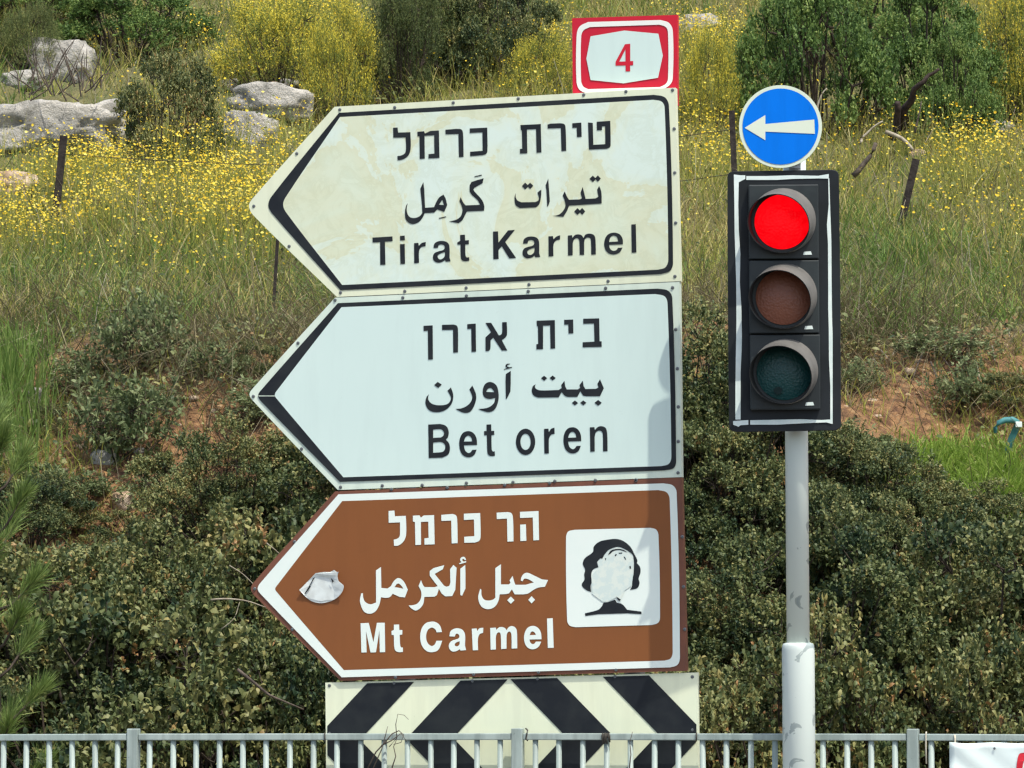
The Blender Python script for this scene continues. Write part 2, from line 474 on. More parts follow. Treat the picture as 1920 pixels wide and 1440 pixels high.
# road, kerb and pavement in front of the railing (below the picture)
e12 = RAIL.e; n12 = RAIL.n
base = np.array([RAIL.p0[0], RAIL.p0[1], 0])
def strip(name, d0, d1, z0, z1, m):
    mb = MB()
    c = base + n12 * ((d0 + d1) / 2); c = np.array([c[0], c[1], (z0 + z1) / 2])
    mb.box(c, (e12, n12, (0, 0, 1)), (60, abs(d1 - d0) / 2, (z1 - z0) / 2))
    return tag(mb.build(name, m), kind='structure')
strip('pavement', -1.0, 1.6, -0.05, 0.12, M['paving'])
strip('kerb', 1.603, 1.75, -0.05, 0.125, M['kerb'])
strip('road', 1.753, 22, -0.05, 0.006, M['asphalt'])
ZP = 0.12

# ------------------------------------------------------------------ direction signs
TH = 0.04
def sign_root(name, px, py, label, cat):
    q = SIGN.hit(px, py)
    return empty(name, (q[0], q[1], q[2]), label, cat)
bolt_me = None
def bolts(parent, pts, org, scale, hit=None, off=0.0004, r_=0.0065, mat_=None):
    global bolt_me
    if bolt_me is None:
        mb = MB(); n = 8
        V = [(r_ * math.cos(2*math.pi*k/n), 0.0, r_ * math.sin(2*math.pi*k/n)) for k in range(n)]
        V += [(0.7 * r_ * math.cos(2*math.pi*k/n), -0.0022, 0.7 * r_ * math.sin(2*math.pi*k/n)) for k in range(n)]
        Fc = [(k, (k + 1) % n, n + (k + 1) % n, n + k) for k in range(n)] + [tuple(range(n, 2 * n))]
        mb.add(V, Fc)
        bolt_me = mb.mesh('bolt'); bolt_me.materials.append(M['bolt'])
    for (x, y) in pts:
        q = (hit or SIGN.hit)(org[0] + x / scale, org[1] + y / scale, off)
        o = bpy.data.objects.new('bolt', bolt_me)
        col.objects.link(o)
        o.parent = parent
        o.location = Vector(q) - Vector(parent.location)
        o.rotation_euler = (0, random.uniform(0, 6), -math.radians(12))
        o.rotation_euler = (0, 0, -math.radians(12))
def decal(name, glyphs, m, parent, off, hit=None):
    if name.endswith('_lettering'):
        for gl in glyphs:
            mb = MB(); flat(mb, gl, hit or SIGN.hit, off)
            mb.build(name.replace('_lettering', '_letter'), m, parent)
        return
    if name == 'scratch':
        for gl in glyphs:
            mb = MB(); flat(mb, gl, hit or SIGN.hit, off); mb.build('scratch', m, parent)
        return
    mb = MB()
    for gl in glyphs:
        flat(mb, gl, hit or SIGN.hit, off)
    return mb.build(name, m, parent)
s = 1                                                # smooth-point mark

# --- top sign
O1, K1 = (440, 150), 1920 / 860
root1 = sign_root('direction_sign', 960, 380, 'topmost left-pointing arrow sign, aged cream with Tirat Karmel in black lettering', 'road sign')
outer1 = contour([(418,112),(1845,32),(1866,842),(428,908),(78,566,s),(60,528,s),(72,500,s)], O1, K1)
mb = MB(); plate(mb, outer1, SIGN.hit, 0, TH); mb.build('panel', M['cream'], root1)
b1o = contour([(437,137),(1755,62),(1800,72,s),(1818,108,s),(1835,765,s),(1823,798,s),(1785,812),(443,880),(158,560,s),(141,525,s),(154,488,s)], O1, K1)
b1i = contour([(441,155),(1752,83),(1788,91,s),(1800,118,s),(1815,752,s),(1803,784,s),(1772,794),(450,858),(216,555,s),(203,522,s),(214,490,s)], O1, K1)
decal('border', [[b1o, b1i]], M['black'], root1, 0.002)
decal('face', [[b1i]], M['aged'], root1, 0.0022)
bolts(root1, [(440,124),(670,115),(915,95),(1187,78),(1461,62),(1638,48),(1833,42),(1840,204),(1842,388),(1846,598),(1843,822),(1563,842),(1232,856),(969,870),(712,884),(443,890),(228,696),(80,528),(260,308)], O1, K1)
Q = lambda L, o, k, off=(0, 0): [contour(c, o, k, off) for c in L]
o, k = (680, 200), 4
heb1 = [Q([c], o, k) for c in [
 [(228,158),(262,156),(266,194),(358,191),(360,310,s),(345,362,s),(305,394,s),(262,402),(260,370),(288,366,s),(317,348,s),(325,310,s),(322,230),(230,232)],
 [(410,188),(460,184),(467,201),(508,182),(572,178),(576,384),(494,388),(494,356),(538,352),(536,214),(464,218),(466,389),(428,392),(426,222),(411,222)],
 [(620,173),(705,166),(742,172,s),(753,205,s),(757,376),(722,378),(718,204),(622,207)],
 [(803,163),(934,157),(936,325,s),(928,352,s),(900,363),(806,371),(806,338),(900,331),(898,192),(803,197)],
 [(1183,138),(1336,130),(1341,343),(1304,345),(1300,168),(1232,171),(1235,349),(1180,352),(1179,318),(1197,315),(1194,180),(1186,172)],
 [(1386,134),(1410,127),(1485,124),(1513,132,s),(1522,162,s),(1527,331),(1491,333),(1486,160),(1388,164)],
 [(1572,124),(1640,119),(1643,226),(1607,228),(1605,157),(1573,159)],
 [(1690,118),(1726,122),(1730,286),(1820,281),(1818,146),(1795,148),(1795,176),(1757,177),(1755,113),(1857,106),(1860,280,s),(1855,302,s),(1832,315),(1697,322)]]]
decal('hebrew_lettering', heb1, M['black'], root1, 0.0036)
o = (680, 310)
ara1 = [Q([c], o, k) for c in [
 [(1774,154),(1790,200,s),(1793,286),(1548,302),(1532,342,s),(1505,385),(1425,380),(1470,370,s),(1500,345,s),(1520,306,s),(1514,262,s),(1500,226),(1515,195),(1533,235,s),(1548,258),(1628,255),(1645,246),(1634,205),(1650,162),(1662,210,s),(1672,252),(1745,248),(1768,236),(1758,183)],
 diamond(1726,101,25,24), diamond(1764,99,22,24), diamond(1611,346,25,26), diamond(1646,345,23,26),
 [(1392,98),(1398,180),(1404,270),(1390,308),(1384,308),(1378,190),(1372,150)],
 [(1148,208),(1139,240,s),(1147,297,s),(1178,320),(1300,315),(1326,288,s),(1338,230,s),(1340,182),(1328,190),(1310,205),(1320,235,s),(1318,262,s),(1295,275),(1190,277),(1160,262,s),(1148,238,s)],
 diamond(1219,155,25,26), diamond(1256,153,23,24),
 [(907,97),(900,133),(838,168),(830,182),(840,198),(895,260,s),(912,305,s),(910,340),(782,346),(770,368,s),(748,410,s),(720,433),(645,420),(700,408,s),(735,382,s),(748,340,s),(742,305,s),(725,268),(735,238),(755,280,s),(772,300),(880,296),(862,262,s),(818,222),(802,195),(802,150),(815,125),(860,110)],
 [(838,82),(893,69),(894,77),(840,89)],
 [(570,394),(625,382),(626,389),(573,401)]]]
ara1.append(Q([[(455,126),(462,180),(468,318),(535,314),(552,275,s),(575,240,s),(606,219),(622,248,s),(634,298),(612,349),(560,330),(535,354),(465,358),(450,390,s),(420,425,s),(370,440,s),(327,412,s),(317,360,s),(325,305,s),(338,282),(330,330,s),(345,380,s),(380,395,s),(425,383,s),(447,358),(445,300),(432,175)],
               [(572,295),(597,258),(609,298)]], o, k))
decal('arabic_lettering', ara1, M['black'], root1, 0.0036)
k = 6
A_o = [(797,330),(805,285,s),(840,258,s),(895,250,s),(950,265,s),(975,305,s),(978,440),(990,480),(935,483),(925,466),(890,488,s),(840,494,s),(800,470,s),(790,430,s),(805,390,s),(850,368,s),(905,352,s),(922,330,s),(915,300,s),(885,290,s),(855,300,s),(848,328)]
A_h = [(925,375),(880,390,s),(846,414,s),(850,446,s),(880,458,s),(915,435,s),(925,405,s)]
lat1 = [Q([c], (680, 410), 6) for c in [
 [(110,213),(335,199),(337,253),(251,258),(256,518),(198,520),(196,263),(112,268)],
 [(420,194),(473,190),(475,242),(421,245)], [(420,287),(473,284),(477,508),(425,511)],
 [(578,275),(626,272),(632,305),(664,274,s),(710,262),(708,310),(665,318,s),(639,348,s),(632,395),(634,497),(580,501)],
 [(1096,183),(1150,180),(1153,244),(1195,241),(1195,287),(1154,289),(1157,410,s),(1168,434,s),(1197,433),(1200,472),(1155,478,s),(1116,466,s),(1103,425,s),(1100,290),(1066,291),(1064,268),(1098,247)]]]
lat1.append(Q([A_o, A_h], (680, 410), 6))
lat1.append(Q([A_o, A_h], (900, 410), 6, (-312, -50)))
lat1 += [Q([c], (900, 410), 6) for c in [
 [(146,145),(203,142),(208,268),(315,132),(392,126),(283,262),(406,442),(330,447),(245,310),(208,352),(210,453),(150,456)],
 [(770,199),(820,195),(827,232),(858,202,s),(902,186),(900,235),(860,243,s),(832,275,s),(824,320),(826,422),(772,425)],
 [(988,190),(1035,185),(1040,215),(1065,187,s),(1100,176,s),(1142,186,s),(1164,217),(1187,180,s),(1235,168,s),(1285,188,s),(1300,245,s),(1303,402),(1252,404),(1248,258,s),(1240,223,s),(1215,212,s),(1183,226,s),(1172,265),(1172,406),(1122,408),(1118,262,s),(1110,231,s),(1085,220,s),(1055,238,s),(1043,280),(1043,411),(990,415)],
 [(1702,66),(1753,61),(1760,380),(1707,383)]]]
lat1.append(Q([[(1608,288),(1605,230,s),(1570,175,s),(1500,157,s),(1430,187,s),(1398,262,s),(1407,342,s),(1448,390,s),(1510,402,s),(1572,378,s),(1604,325),(1552,328),(1535,352,s),(1500,362,s),(1465,340,s),(1452,294)],
               [(1452,262),(1467,210,s),(1500,190,s),(1540,208,s),(1555,256)]], (900, 410), 6))
decal('latin_lettering', lat1, M['black'], root1, 0.0036)

# --- middle sign
O2, K2 = (440, 520), 1920 / 860
root2 = sign_root('direction_sign', 960, 730, 'clean white left-pointing arrow sign with Bet oren in black, second from top', 'road sign')
outer2 = contour([(420,85),(1862,18),(1871,836),(432,890),(78,518,s),(62,490,s),(75,466,s)], O2, K2)
mb = MB(); plate(mb, outer2, SIGN.hit, -0.001, TH); mb.build('panel', M['mint_edge'], root2)
b2o = contour([(432,108),(1770,47),(1815,56,s),(1832,88,s),(1848,765,s),(1838,798,s),(1798,808),(440,856),(108,516,s),(98,495,s),(109,474,s)], O2, K2)
b2i = contour([(447,125),(1760,70),(1800,80,s),(1812,112,s),(1828,748,s),(1818,780,s),(1788,790),(455,837),(176,508,s),(168,492,s),(177,474,s)], O2, K2)
decal('border', [[b2o, b2i]], M['black'], root2, 0.002)
decal('face', [[b2i]], M['mint'], root2, 0.0022)
decal('film_joint', [contour([(100,495),(168,495),(168,498),(100,498)], O2, K2)[:] and [contour([(100,495),(168,495),(168,498),(100,498)], O2, K2)]], M['mint_edge'], root2, 0.003)
bolts(root2, [(420,95),(704,85),(970,77),(1229,58),(1553,45),(1833,43),(1846,218),(1853,382),(1857,542),(1857,687),(1856,818),(1680,850),(1510,850),(1340,853),(1165,858),(970,861),(785,870),(618,872),(443,878),(280,718),(78,498),(265,275)], O2, K2)
k = 1920 / 420
o = (740, 580)
heb2 = [Q([c], o, k) for c in [
 [(247,141),(326,137),(328,429),(287,431),(284,183),(249,186)],
 [(405,133),(505,130),(534,142,s),(543,178,s),(543,369),(502,371),(500,175),(407,177)],
 [(622,127),(695,122),(698,362),(659,365),(656,166),(623,168)],
 [(778,116),(827,115),(892,222),(907,220,s),(920,203,s),(922,110),(961,109),(963,212,s),(952,238,s),(918,264),(966,353),(918,352),(845,243),(822,265),(820,335,s),(808,355,s),(779,358),(778,240),(826,196)],
 [(1217,97),(1373,92),(1376,335),(1336,337),(1332,138),(1272,140),(1272,341),(1215,343),(1215,299),(1230,297),(1228,150),(1218,138)],
 [(1453,90),(1530,87),(1532,205),(1490,207),(1488,130),(1454,132)],
 [(1616,80),(1753,77),(1757,274),(1774,274),(1775,321),(1612,325),(1611,282),(1712,277),(1708,121),(1617,123)]]]
decal('hebrew_lettering', heb2, M['black'], root2, 0.0036)
o = (740, 675)
ara2 = [Q([c], o, k) for c in [
 [(482,235),(452,264),(470,292,s),(482,330,s),(455,375,s),(390,388,s),(322,376,s),(288,338,s),(292,293),(270,325,s),(265,380,s),(300,433,s),(370,447,s),(440,425,s),(490,370,s),(502,300,s)],
 diamond(371,213,33,26,2), 
 [(666,218),(640,252),(656,285,s),(665,325,s),(640,375,s),(580,412,s),(521,419),(560,440,s),(605,453,s),(650,440,s),(690,370,s),(698,300,s)],
 [(995,93),(953,120),(950,180),(953,330),(960,334),(992,270),(995,200)],
 [(990,32),(965,32,s),(950,45,s),(953,60,s),(965,68),(935,78),(937,83),(1006,66),(1007,58),(985,62),(966,55,s),(967,43,s),(985,38)],
 [(1760,165),(1737,205),(1747,235),(1725,247),(1635,249),(1620,225),(1612,176),(1584,215),(1590,238),(1570,252),(1475,252),(1462,225),(1455,178),(1427,215),(1432,240),(1405,257),(1250,260,s),(1212,247,s),(1202,227,s),(1210,207),(1185,225,s),(1175,262,s),(1190,303,s),(1230,322),(1405,320),(1432,275),(1455,305),(1480,316),(1565,316),(1592,268),(1615,305),(1640,310),(1760,310),(1793,242)],
 diamond(1281,156,27,21), diamond(1354,154,27,21), diamond(1545,368,27,21), diamond(1617,367,27,21), diamond(1744,367,31,25)]]
ara2.append(Q([[(820,188,s),(775,207,s),(755,262,s),(767,315,s),(810,333,s),(862,325),(850,370,s),(800,408,s),(715,420),(770,440,s),(815,446,s),(860,420,s),(888,350,s),(890,280,s),(870,215,s)],
               [(783,273),(800,247,s),(825,241,s),(850,266),(852,276)]], o, k))
decal('arabic_lettering', ara2, M['black'], root2, 0.0036)
o = (740, 775)
E_o = [(707,270),(700,210,s),(672,166,s),(630,152,s),(585,168,s),(557,222,s),(557,300,s),(582,355,s),(632,377,s),(680,358,s),(703,311),(665,313),(652,332,s),(632,340,s),(605,320,s),(593,274)]
E_h = [(594,242),(607,205,s),(633,191,s),(657,210,s),(664,240)]
lat2 = [Q([[(288,96),(390,91),(440,108,s),(463,155,s),(457,203,s),(438,225),(463,252,s),(474,300,s),(460,350,s),(410,379),(292,383)],
           [(330,139),(395,136,s),(420,158,s),(418,190,s),(395,207),(330,210)],
           [(330,250),(400,246,s),(430,268,s),(432,302,s),(414,328,s),(380,335),(330,338)]], o, k),
        Q([E_o, E_h], o, k), Q([E_o, E_h], o, k, (893, -33)),
        Q([[(787,96),(827,94),(829,150),(853,150),(854,184),(830,186),(832,308,s),(842,326,s),(858,325),(860,364),(820,365,s),(798,347,s),(792,300),(790,187),(767,188),(766,152),(788,151)]], o, k),
        Q([ellipse(1122,244,83,113), ellipse(1122,244,44,70)], o, k),
        Q([[(1280,133),(1318,131),(1322,160),(1342,132,s),(1370,122),(1371,176),(1342,183,s),(1324,213,s),(1321,250),(1322,343),(1283,345)]], o, k),
        Q([[(1673,120),(1712,118),(1716,143),(1742,117,s),(1775,110,s),(1810,128,s),(1822,180,s),(1825,324),(1786,326),(1784,185,s),(1775,156,s),(1750,148,s),(1724,165,s),(1714,205),(1715,327),(1677,329)]], o, k)]
decal('latin_lettering', lat2, M['black'], root2, 0.0036)

# --- brown sign
O3, K3 = (440, 880), 1920 / 900
root3 = sign_root('tourist_sign', 960, 1090, 'brown left-pointing arrow sign reading Mt Carmel in white beside a tree pictogram', 'road sign')
outer3 = contour([(402,88),(1788,32),(1808,806),(424,846),(80,506,s),(65,478,s),(78,450,s)], O3, K3)
mb = MB(); plate(mb, outer3, SIGN.hit, -0.002, TH); mb.build('panel', M['brown_edge'], root3)
b3o = contour([(415,100),(1715,56),(1752,64,s),(1768,92,s),(1781,752,s),(1771,782,s),(1742,792),(428,832),(107,502,s),(92,478,s),(104,453,s)], O3, K3)
b3i = contour([(430,127),(1695,83),(1728,92,s),(1740,120,s),(1752,728,s),(1744,756,s),(1720,765),(437,803),(168,490,s),(162,478,s),(169,465,s)], O3, K3)
decal('border', [[b3o, b3i]], M['letter_white'], root3, 0.002)
decal('face', [[b3i]], M['brown'], root3, 0.0022)
bolts(root3, [(627,80),(850,73),(1080,63),(1260,55),(1605,42),(643,832),(955,820),(1215,812),(1525,802),(1790,270),(1795,470),(1800,640),(80,478),(230,640),(240,290)], O3, K3)
k = 1920 / 420; o = (640, 940)
heb3 = [Q([c], o, k) for c in [
 [(405,82),(455,79),(459,128),(553,124),(556,275,s),(537,338,s),(490,378,s),(452,381),(449,328),(475,322,s),(498,303,s),(503,268,s),(503,180),(406,184)],
 [(613,123),(670,120),(682,140),(705,121),(795,118),(800,368),(713,371),(712,318),(748,313),(745,174),(682,176),(683,372),(635,375),(631,178),(614,172)],
 [(856,116),(955,108),(984,122,s),(993,160,s),(997,358),(946,361),(942,165),(858,168)],
 [(1050,106),(1190,100),(1194,290,s),(1184,335,s),(1148,353),(1054,355),(1053,304),(1140,298),(1137,155),(1051,160)],
 [(1331,97),(1425,92),(1458,102,s),(1471,140,s),(1476,343),(1424,345),(1420,148),(1333,152)],
 [(1531,90),(1690,83),(1695,332),(1646,335),(1641,138),(1532,143)], [(1533,200),(1582,197),(1586,338),(1535,341)]]]
decal('hebrew_lettering', heb3, M['letter_white'], root3, 0.0036)
o = (640, 1040)
ara3 = [Q([c], o, k) for c in [
 [(1368,82),(1368,255),(1435,255),(1450,242),(1442,220),(1468,182),(1482,232,s),(1492,258),(1580,258),(1650,238),(1605,212,s),(1570,206,s),(1553,228),(1538,222),(1545,190,s),(1565,164,s),(1595,155,s),(1650,178,s),(1720,212),(1772,217),(1745,275),(1690,282,s),(1650,300,s),(1600,333,s),(1560,340),(1485,340),(1462,297),(1437,332),(1410,338),(1358,340),(1345,400,s),(1310,450,s),(1255,467,s),(1200,443,s),(1173,370,s),(1190,292),(1200,300),(1203,350,s),(1225,385,s),(1265,393,s),(1300,385,s),(1320,368),(1320,115)],
 diamond(1453,390,31,31), diamond(1631,387,29,31),
 [(1062,88),(1020,120),(1020,345),(1035,352),(1064,290),(1064,150)],
 [(1070,42),(1055,20,s),(1030,22,s),(1018,45,s),(1030,65),(1008,75),(1012,82),(1070,66),(1070,55),(1048,59),(1036,46,s),(1046,36,s),(1060,48)],
 [(960,88),(988,112),(977,300),(950,355),(890,357),(862,335),(836,292),(820,345),(800,360),(712,362),(698,430,s),(645,478,s),(600,460,s),(577,435),(610,433,s),(650,420,s),(680,380,s),(685,320,s),(662,268),(683,218),(700,260,s),(714,278),(800,278),(826,270),(795,230),(758,180),(758,140),(790,115),(882,90),(870,125),(800,165),(880,265),(900,275),(925,268),(935,240),(932,125)]]]
ara3.append(Q([[(340,105),(343,285),(395,290),(425,270),(450,227,s),(490,200,s),(535,230,s),(570,300),(545,366),(500,362),(440,335),(420,360,s),(392,370,s),(340,365),(325,430,s),(290,488,s),(238,506,s),(190,482,s),(160,400,s),(170,332),(185,330),(188,370,s),(207,407,s),(250,425,s),(298,410),(297,135)],
               [(455,278),(485,247,s),(515,267,s),(532,292),(490,283)]], o, k))
decal('arabic_lettering', ara3, M['letter_white'], root3, 0.0036)
o = (640, 1145)
lat3 = [Q([c], o, k) for c in [
 [(165,108),(235,105),(275,270),(305,104),(372,103),(376,355),(330,357),(326,170),(297,357),(250,358),(212,175),(217,357),(172,359)],
 [(450,120),(495,118),(497,165),(523,166),(522,205),(500,208),(505,298,s),(514,315,s),(527,315),(528,354),(490,355,s),(462,340,s),(452,300),(450,210),(432,208),(430,175),(450,165)],
 [(865,257),(815,258),(798,292,s),(770,302,s),(737,272,s),(727,220,s),(740,168,s),(775,145,s),(805,160,s),(817,186),(863,183),(845,127,s),(810,99,s),(770,94,s),(720,110,s),(686,160,s),(676,230,s),(690,298,s),(730,345,s),(780,356,s),(832,335,s)],
 [(1118,155),(1160,152),(1165,175),(1185,151,s),(1217,146),(1215,190),(1187,200,s),(1173,230,s),(1170,270),(1172,338),(1127,340)],
 [(1276,148),(1325,145),(1328,165),(1350,144,s),(1375,140,s),(1403,150,s),(1415,167),(1440,138,s),(1470,133,s),(1499,155,s),(1507,200),(1508,323),(1460,325),(1458,210,s),(1450,184,s),(1435,180,s),(1419,200,s),(1416,230),(1416,326),(1370,329),(1367,215,s),(1360,190,s),(1345,186,s),(1329,205,s),(1324,240),(1325,332),(1280,335)],
 [(1763,67),(1812,64),(1820,318),(1770,320)]]]
lat3.append(Q([[(926,220),(936,177,s),(965,156,s),(1000,151,s),(1040,166,s),(1060,205,s),(1060,300),(1070,338),(1022,342),(1015,330),(985,347,s),(950,349,s),(926,325,s),(923,290,s),(945,260,s),(1000,240,s),(1012,225,s),(1005,203,s),(985,198,s),(972,222)],
               [(1014,262),(990,270,s),(973,286,s),(977,302,s),(995,305,s),(1012,290,s)]], o, k))
lat3.append(Q([[(1716,245),(1710,187,s),(1685,147,s),(1640,130,s),(1592,152,s),(1567,215,s),(1573,278,s),(1600,318,s),(1645,331,s),(1690,310,s),(1714,265),(1668,265),(1656,281,s),(1640,287,s),(1620,272,s),(1613,247)],
               [(1614,210),(1626,184,s),(1642,178,s),(1659,190,s),(1668,208)]], o, k))
decal('latin_lettering', lat3, M['letter_white'], root3, 0.0036)
o, k = (1040, 960), 6
pic = decal('pictogram_plate', [Q([[(128,300,s),(150,222,s),(225,200),(1075,178),(1142,198,s),(1168,265,s),(1185,1180,s),(1165,1245,s),(1095,1271),(235,1296),(165,1275,s),(140,1210,s)]], o, k)], M['letter_white'], root3, 0.0036)
decal('tree_crown', [Q([[(410,900),(350,875,s),(305,820,s),(335,760,s),(332,700,s),(342,650,s),(316,580,s),(340,520,s),(430,450,s),(440,390,s),(500,335,s),(590,312,s),(690,303,s),(770,325,s),(850,390,s),(900,480,s),(930,545,s),(925,575),(960,620,s),(965,680,s),(945,750,s),(955,800,s),(930,855,s),(848,876),(870,830,s),(872,740),(888,700,s),(885,500,s),(840,450,s),(760,405,s),(700,393,s),(610,425,s),(550,490,s),(480,560,s),(490,620),(430,650,s),(410,720,s),(418,780,s),(405,830,s)]], o, k)], M['black'], root3, 0.0048)
decal('tree_trunk', [Q([[(340,1140),(490,1100,s),(530,1060,s),(550,1020),(600,1015),(680,985),(700,1020),(745,1028),(775,1050,s),(815,1100),(975,1120),(978,1150),(820,1140),(650,1145),(490,1150),(345,1170)]], o, k)], M['black'], root3, 0.0048)
decal('scratched_patch', [Q([[(552,495),(612,430),(700,398),(760,410),(838,455),(880,505),(884,700),(866,830),(790,880),(742,1005),(690,960),(600,1010),(540,1010),(420,920),(414,720),(494,622),(484,562)]], o, k)], M['scratched'], root3, 0.0056)
decal('scratch', [Q([c], o, k) for c in [
 [(600,485),(625,440,s),(660,422,s),(720,414,s),(780,428,s),(822,458),(775,440,s),(720,428,s),(660,440,s),(625,470,s)],
 [(530,500),(555,490),(535,525),(510,520)], [(565,520),(580,520),(572,548)], [(775,500),(790,505),(805,535),(795,535)],
 [(840,610),(855,605),(860,635),(845,640)], [(675,490),(690,470),(700,480),(682,500)], [(720,458),(760,455),(760,466),(722,468)], [(690,950),(745,985),(730,1000),(712,990)]]], M['black'], root3, 0.0064)
# torn remnant of a plastic sticker on the arrow
o, k = (540, 1050), 1920 / 140
st = contour([(290,770),(500,560),(700,345),(800,325),(940,305),(1085,320),(1130,285),(1190,258),(1255,310),(1300,305),(1275,400),(1280,470,s),(1300,545),(1420,640),(1435,700,s),(1390,830,s),(1250,980,s),(1060,1070,s),(850,1110,s),(620,1060,s),(430,930)], o, k, seg=3)
pl = MB()
def st_h(x, y):
    zx, zy = (x - o[0]) * k, (y - o[1]) * k
    lift = 0.004 + 0.010 * max(0, (700 - zy) / 450) ** 1.3 + 0.016 * max(0, (zx - 1100) / 350) ** 1.5
    if zx < 520: lift += 0.010 * (520 - zx) / 240
    return lift
inn = contour([(430,870),(560,660),(640,480),(800,420),(980,440),(1090,520),(1130,640),(1190,800),(1180,900),(1000,1030),(850,1060),(640,1010)], o, k)
tris = tessellate_polygon([[Vector((x, y, 0)) for x, y in st], [Vector((x, y, 0)) for x, y in inn]])
pts = st + inn
pl.add([SIGN.hit(x, y, st_h(x, y) if i < len(st) else 0.006) for i, (x, y) in enumerate(pts)], [tuple(tr) for tr in tris])
tris = tessellate_polygon([[Vector((x, y, 0)) for x, y in inn]])
pl.add([SIGN.hit(x, y, 0.006) for x, y in inn], [tuple(tr) for tr in tris])
so_ = pl.build('torn_sticker', M['sticker'])
md = so_.modifiers.new('thick', 'SOLIDIFY'); md.thickness = 0.0015
tag(so_, 'torn white plastic disc remnant stuck near the tip of the brown sign', 'sticker')
mb = MB(); flat(mb, [contour([(1095,450),(1185,545),(1140,585)], o, k)], SIGN.hit, 0.016); mb.build('hole', M['black'], so_)
mb = MB(); flat(mb, [contour([(640,470),(700,440),(650,520),(570,660),(585,690),(440,880),(415,880),(540,670),(600,560)], o, k)], SIGN.hit, 0.0125); mb.build('crack', M['visor_in'], so_)

# --- route number plate
P4 = Plane(SIGN.p0, math.radians(12), -0.045)
q = P4.hit(1170, 100)
root4 = empty('route_number_sign', q, 'square red plate with a white frame and red number 4, above the arrow signs', 'road sign')
o, k = (1040, 0), 7.2
mb = MB(); plate(mb, contour([(235,245),(1657,200),(1660,1420),(245,1420)], o, k), P4.hit, 0, 0.03); mb.build('panel', M['red'], root4)
r4o = contour([(450,297),(1430,270),(1545,310,s),(1595,415,s),(1595,1050,s),(1560,1140,s),(1450,1215),(440,1262),(335,1210,s),(295,1095,s),(297,480,s),(335,360,s)], o, k)
r4i = contour([(475,365),(1415,333),(1500,365,s),(1530,440,s),(1530,1060,s),(1500,1132,s),(1420,1175),(450,1203),(385,1165,s),(357,1080,s),(358,490,s),(390,410,s)], o, k)
decal('frame_line', [[r4o, r4i]], M['red_white'], root4, 0.002, P4.hit)
decal('shield', [[contour([(485,490),(940,412),(1400,455),(1460,750),(1395,1050),(930,1125),(485,1080),(428,790)], o, k)]], M['mint'], root4, 0.0022, P4.hit)
decal('number', [[contour([(948,597),(1020,590),(1020,825),(1060,823),(1060,880),(1018,882),(1020,962),(958,965),(957,884),(822,886),(822,835)], o, k), contour([(955,665),(872,832),(957,829)], o, k)]], M['red'], root4, 0.0034, P4.hit)

# --- chevron board
P5 = Plane(SIGN.p0, math.radians(12), -0.012)
root5 = empty('chevron_board', P5.hit(960, 1500), 'black and cream diamond-striped hazard board under the brown sign, behind the railing', 'hazard board')
bd = [(610, 1280), (1308, 1261), (1310, 1494), (612, 1508)]
mb = MB(); plate(mb, bd, P5.hit, 0, 0.03); mb.build('panel', M['cream'], root5)
def clip(poly, a, b):
    out = []
    for i in range(len(poly)):
        p1, p2 = poly[i], poly[(i + 1) % len(poly)]
        f1 = (b[0]-a[0])*(p1[1]-a[1]) - (b[1]-a[1])*(p1[0]-a[0]); f2 = (b[0]-a[0])*(p2[1]-a[1]) - (b[1]-a[1])*(p2[0]-a[0])
        if f1 >= 0: out.append(p1)
        if f1 * f2 < 0:
            u = f1 / (f1 - f2); out.append((p1[0] + u*(p2[0]-p1[0]), p1[1] + u*(p2[1]-p1[1])))
    return out
ins = [(613, 1283), (1305, 1264), (1307, 1491), (615, 1505)]
cx, cy = 954.5, 1381.5
def dpt(r_, k_):
    rx = 0.95 * r_ / 2.4615; ry = r_ / 2.4615
    return [(cx, cy - ry), (cx + rx, cy - 0.02 * rx), (cx, cy + ry), (cx - rx, cy + 0.02 * rx)][k_]
for (ra, rb) in ((272, 500), (724, 950)):
    for q in range(4):
        pol = [dpt(ra, q), dpt(rb, q), dpt(rb, (q + 1) % 4), dpt(ra, (q + 1) % 4)]
        for e_ in range(4):
            pol = clip(pol, ins[e_], ins[(e_ + 1) % 4])
            if len(pol) < 3: break
        if len(pol) >= 3: decal('black_stripe', [[pol]], M['black'], root5, 0.002, P5.hit)
bolts(root5, [(142,210),(440,200),(802,190),(1102,180),(1460,170),(1817,170),(1817,415),(142,430)], (560, 1200), 1920/780, P5.hit)
# the two steel posts that carry the signs
for px, side in ((1190, 'right'), (760, 'left')):
    a = SIGN.hit(px, 1300, -0.085); top = SIGN.hit(px, 60 if side == 'right' else 215, -0.085)
    po = empty('sign_post', (a[0], a[1], ZP), 'galvanised steel post at the %s behind the arrow signs' % side, 'post', None)
    mb = MB(); mb.tube([(a[0], a[1], ZP), (a[0], a[1], top[2])], 0.038, 14); mb.build('tube', M['galv'], po, True)
    mb = MB(); mb.box((a[0], a[1], ZP + 0.008), ((1,0,0),(0,1,0),(0,0,1)), (0.11, 0.11, 0.008)); mb.build('base_plate', M['galv'], po)
    for py in (290, 470, 640, 810, 990, 1180, 1330):
        c = SIGN.hit(px, py, -0.058)
        mb = MB(); mb.box(c, (SIGN.e, SIGN.n, (0, 0, 1)), (0.055, 0.017, 0.02)); mb.build('clamp', M['galv'], po)

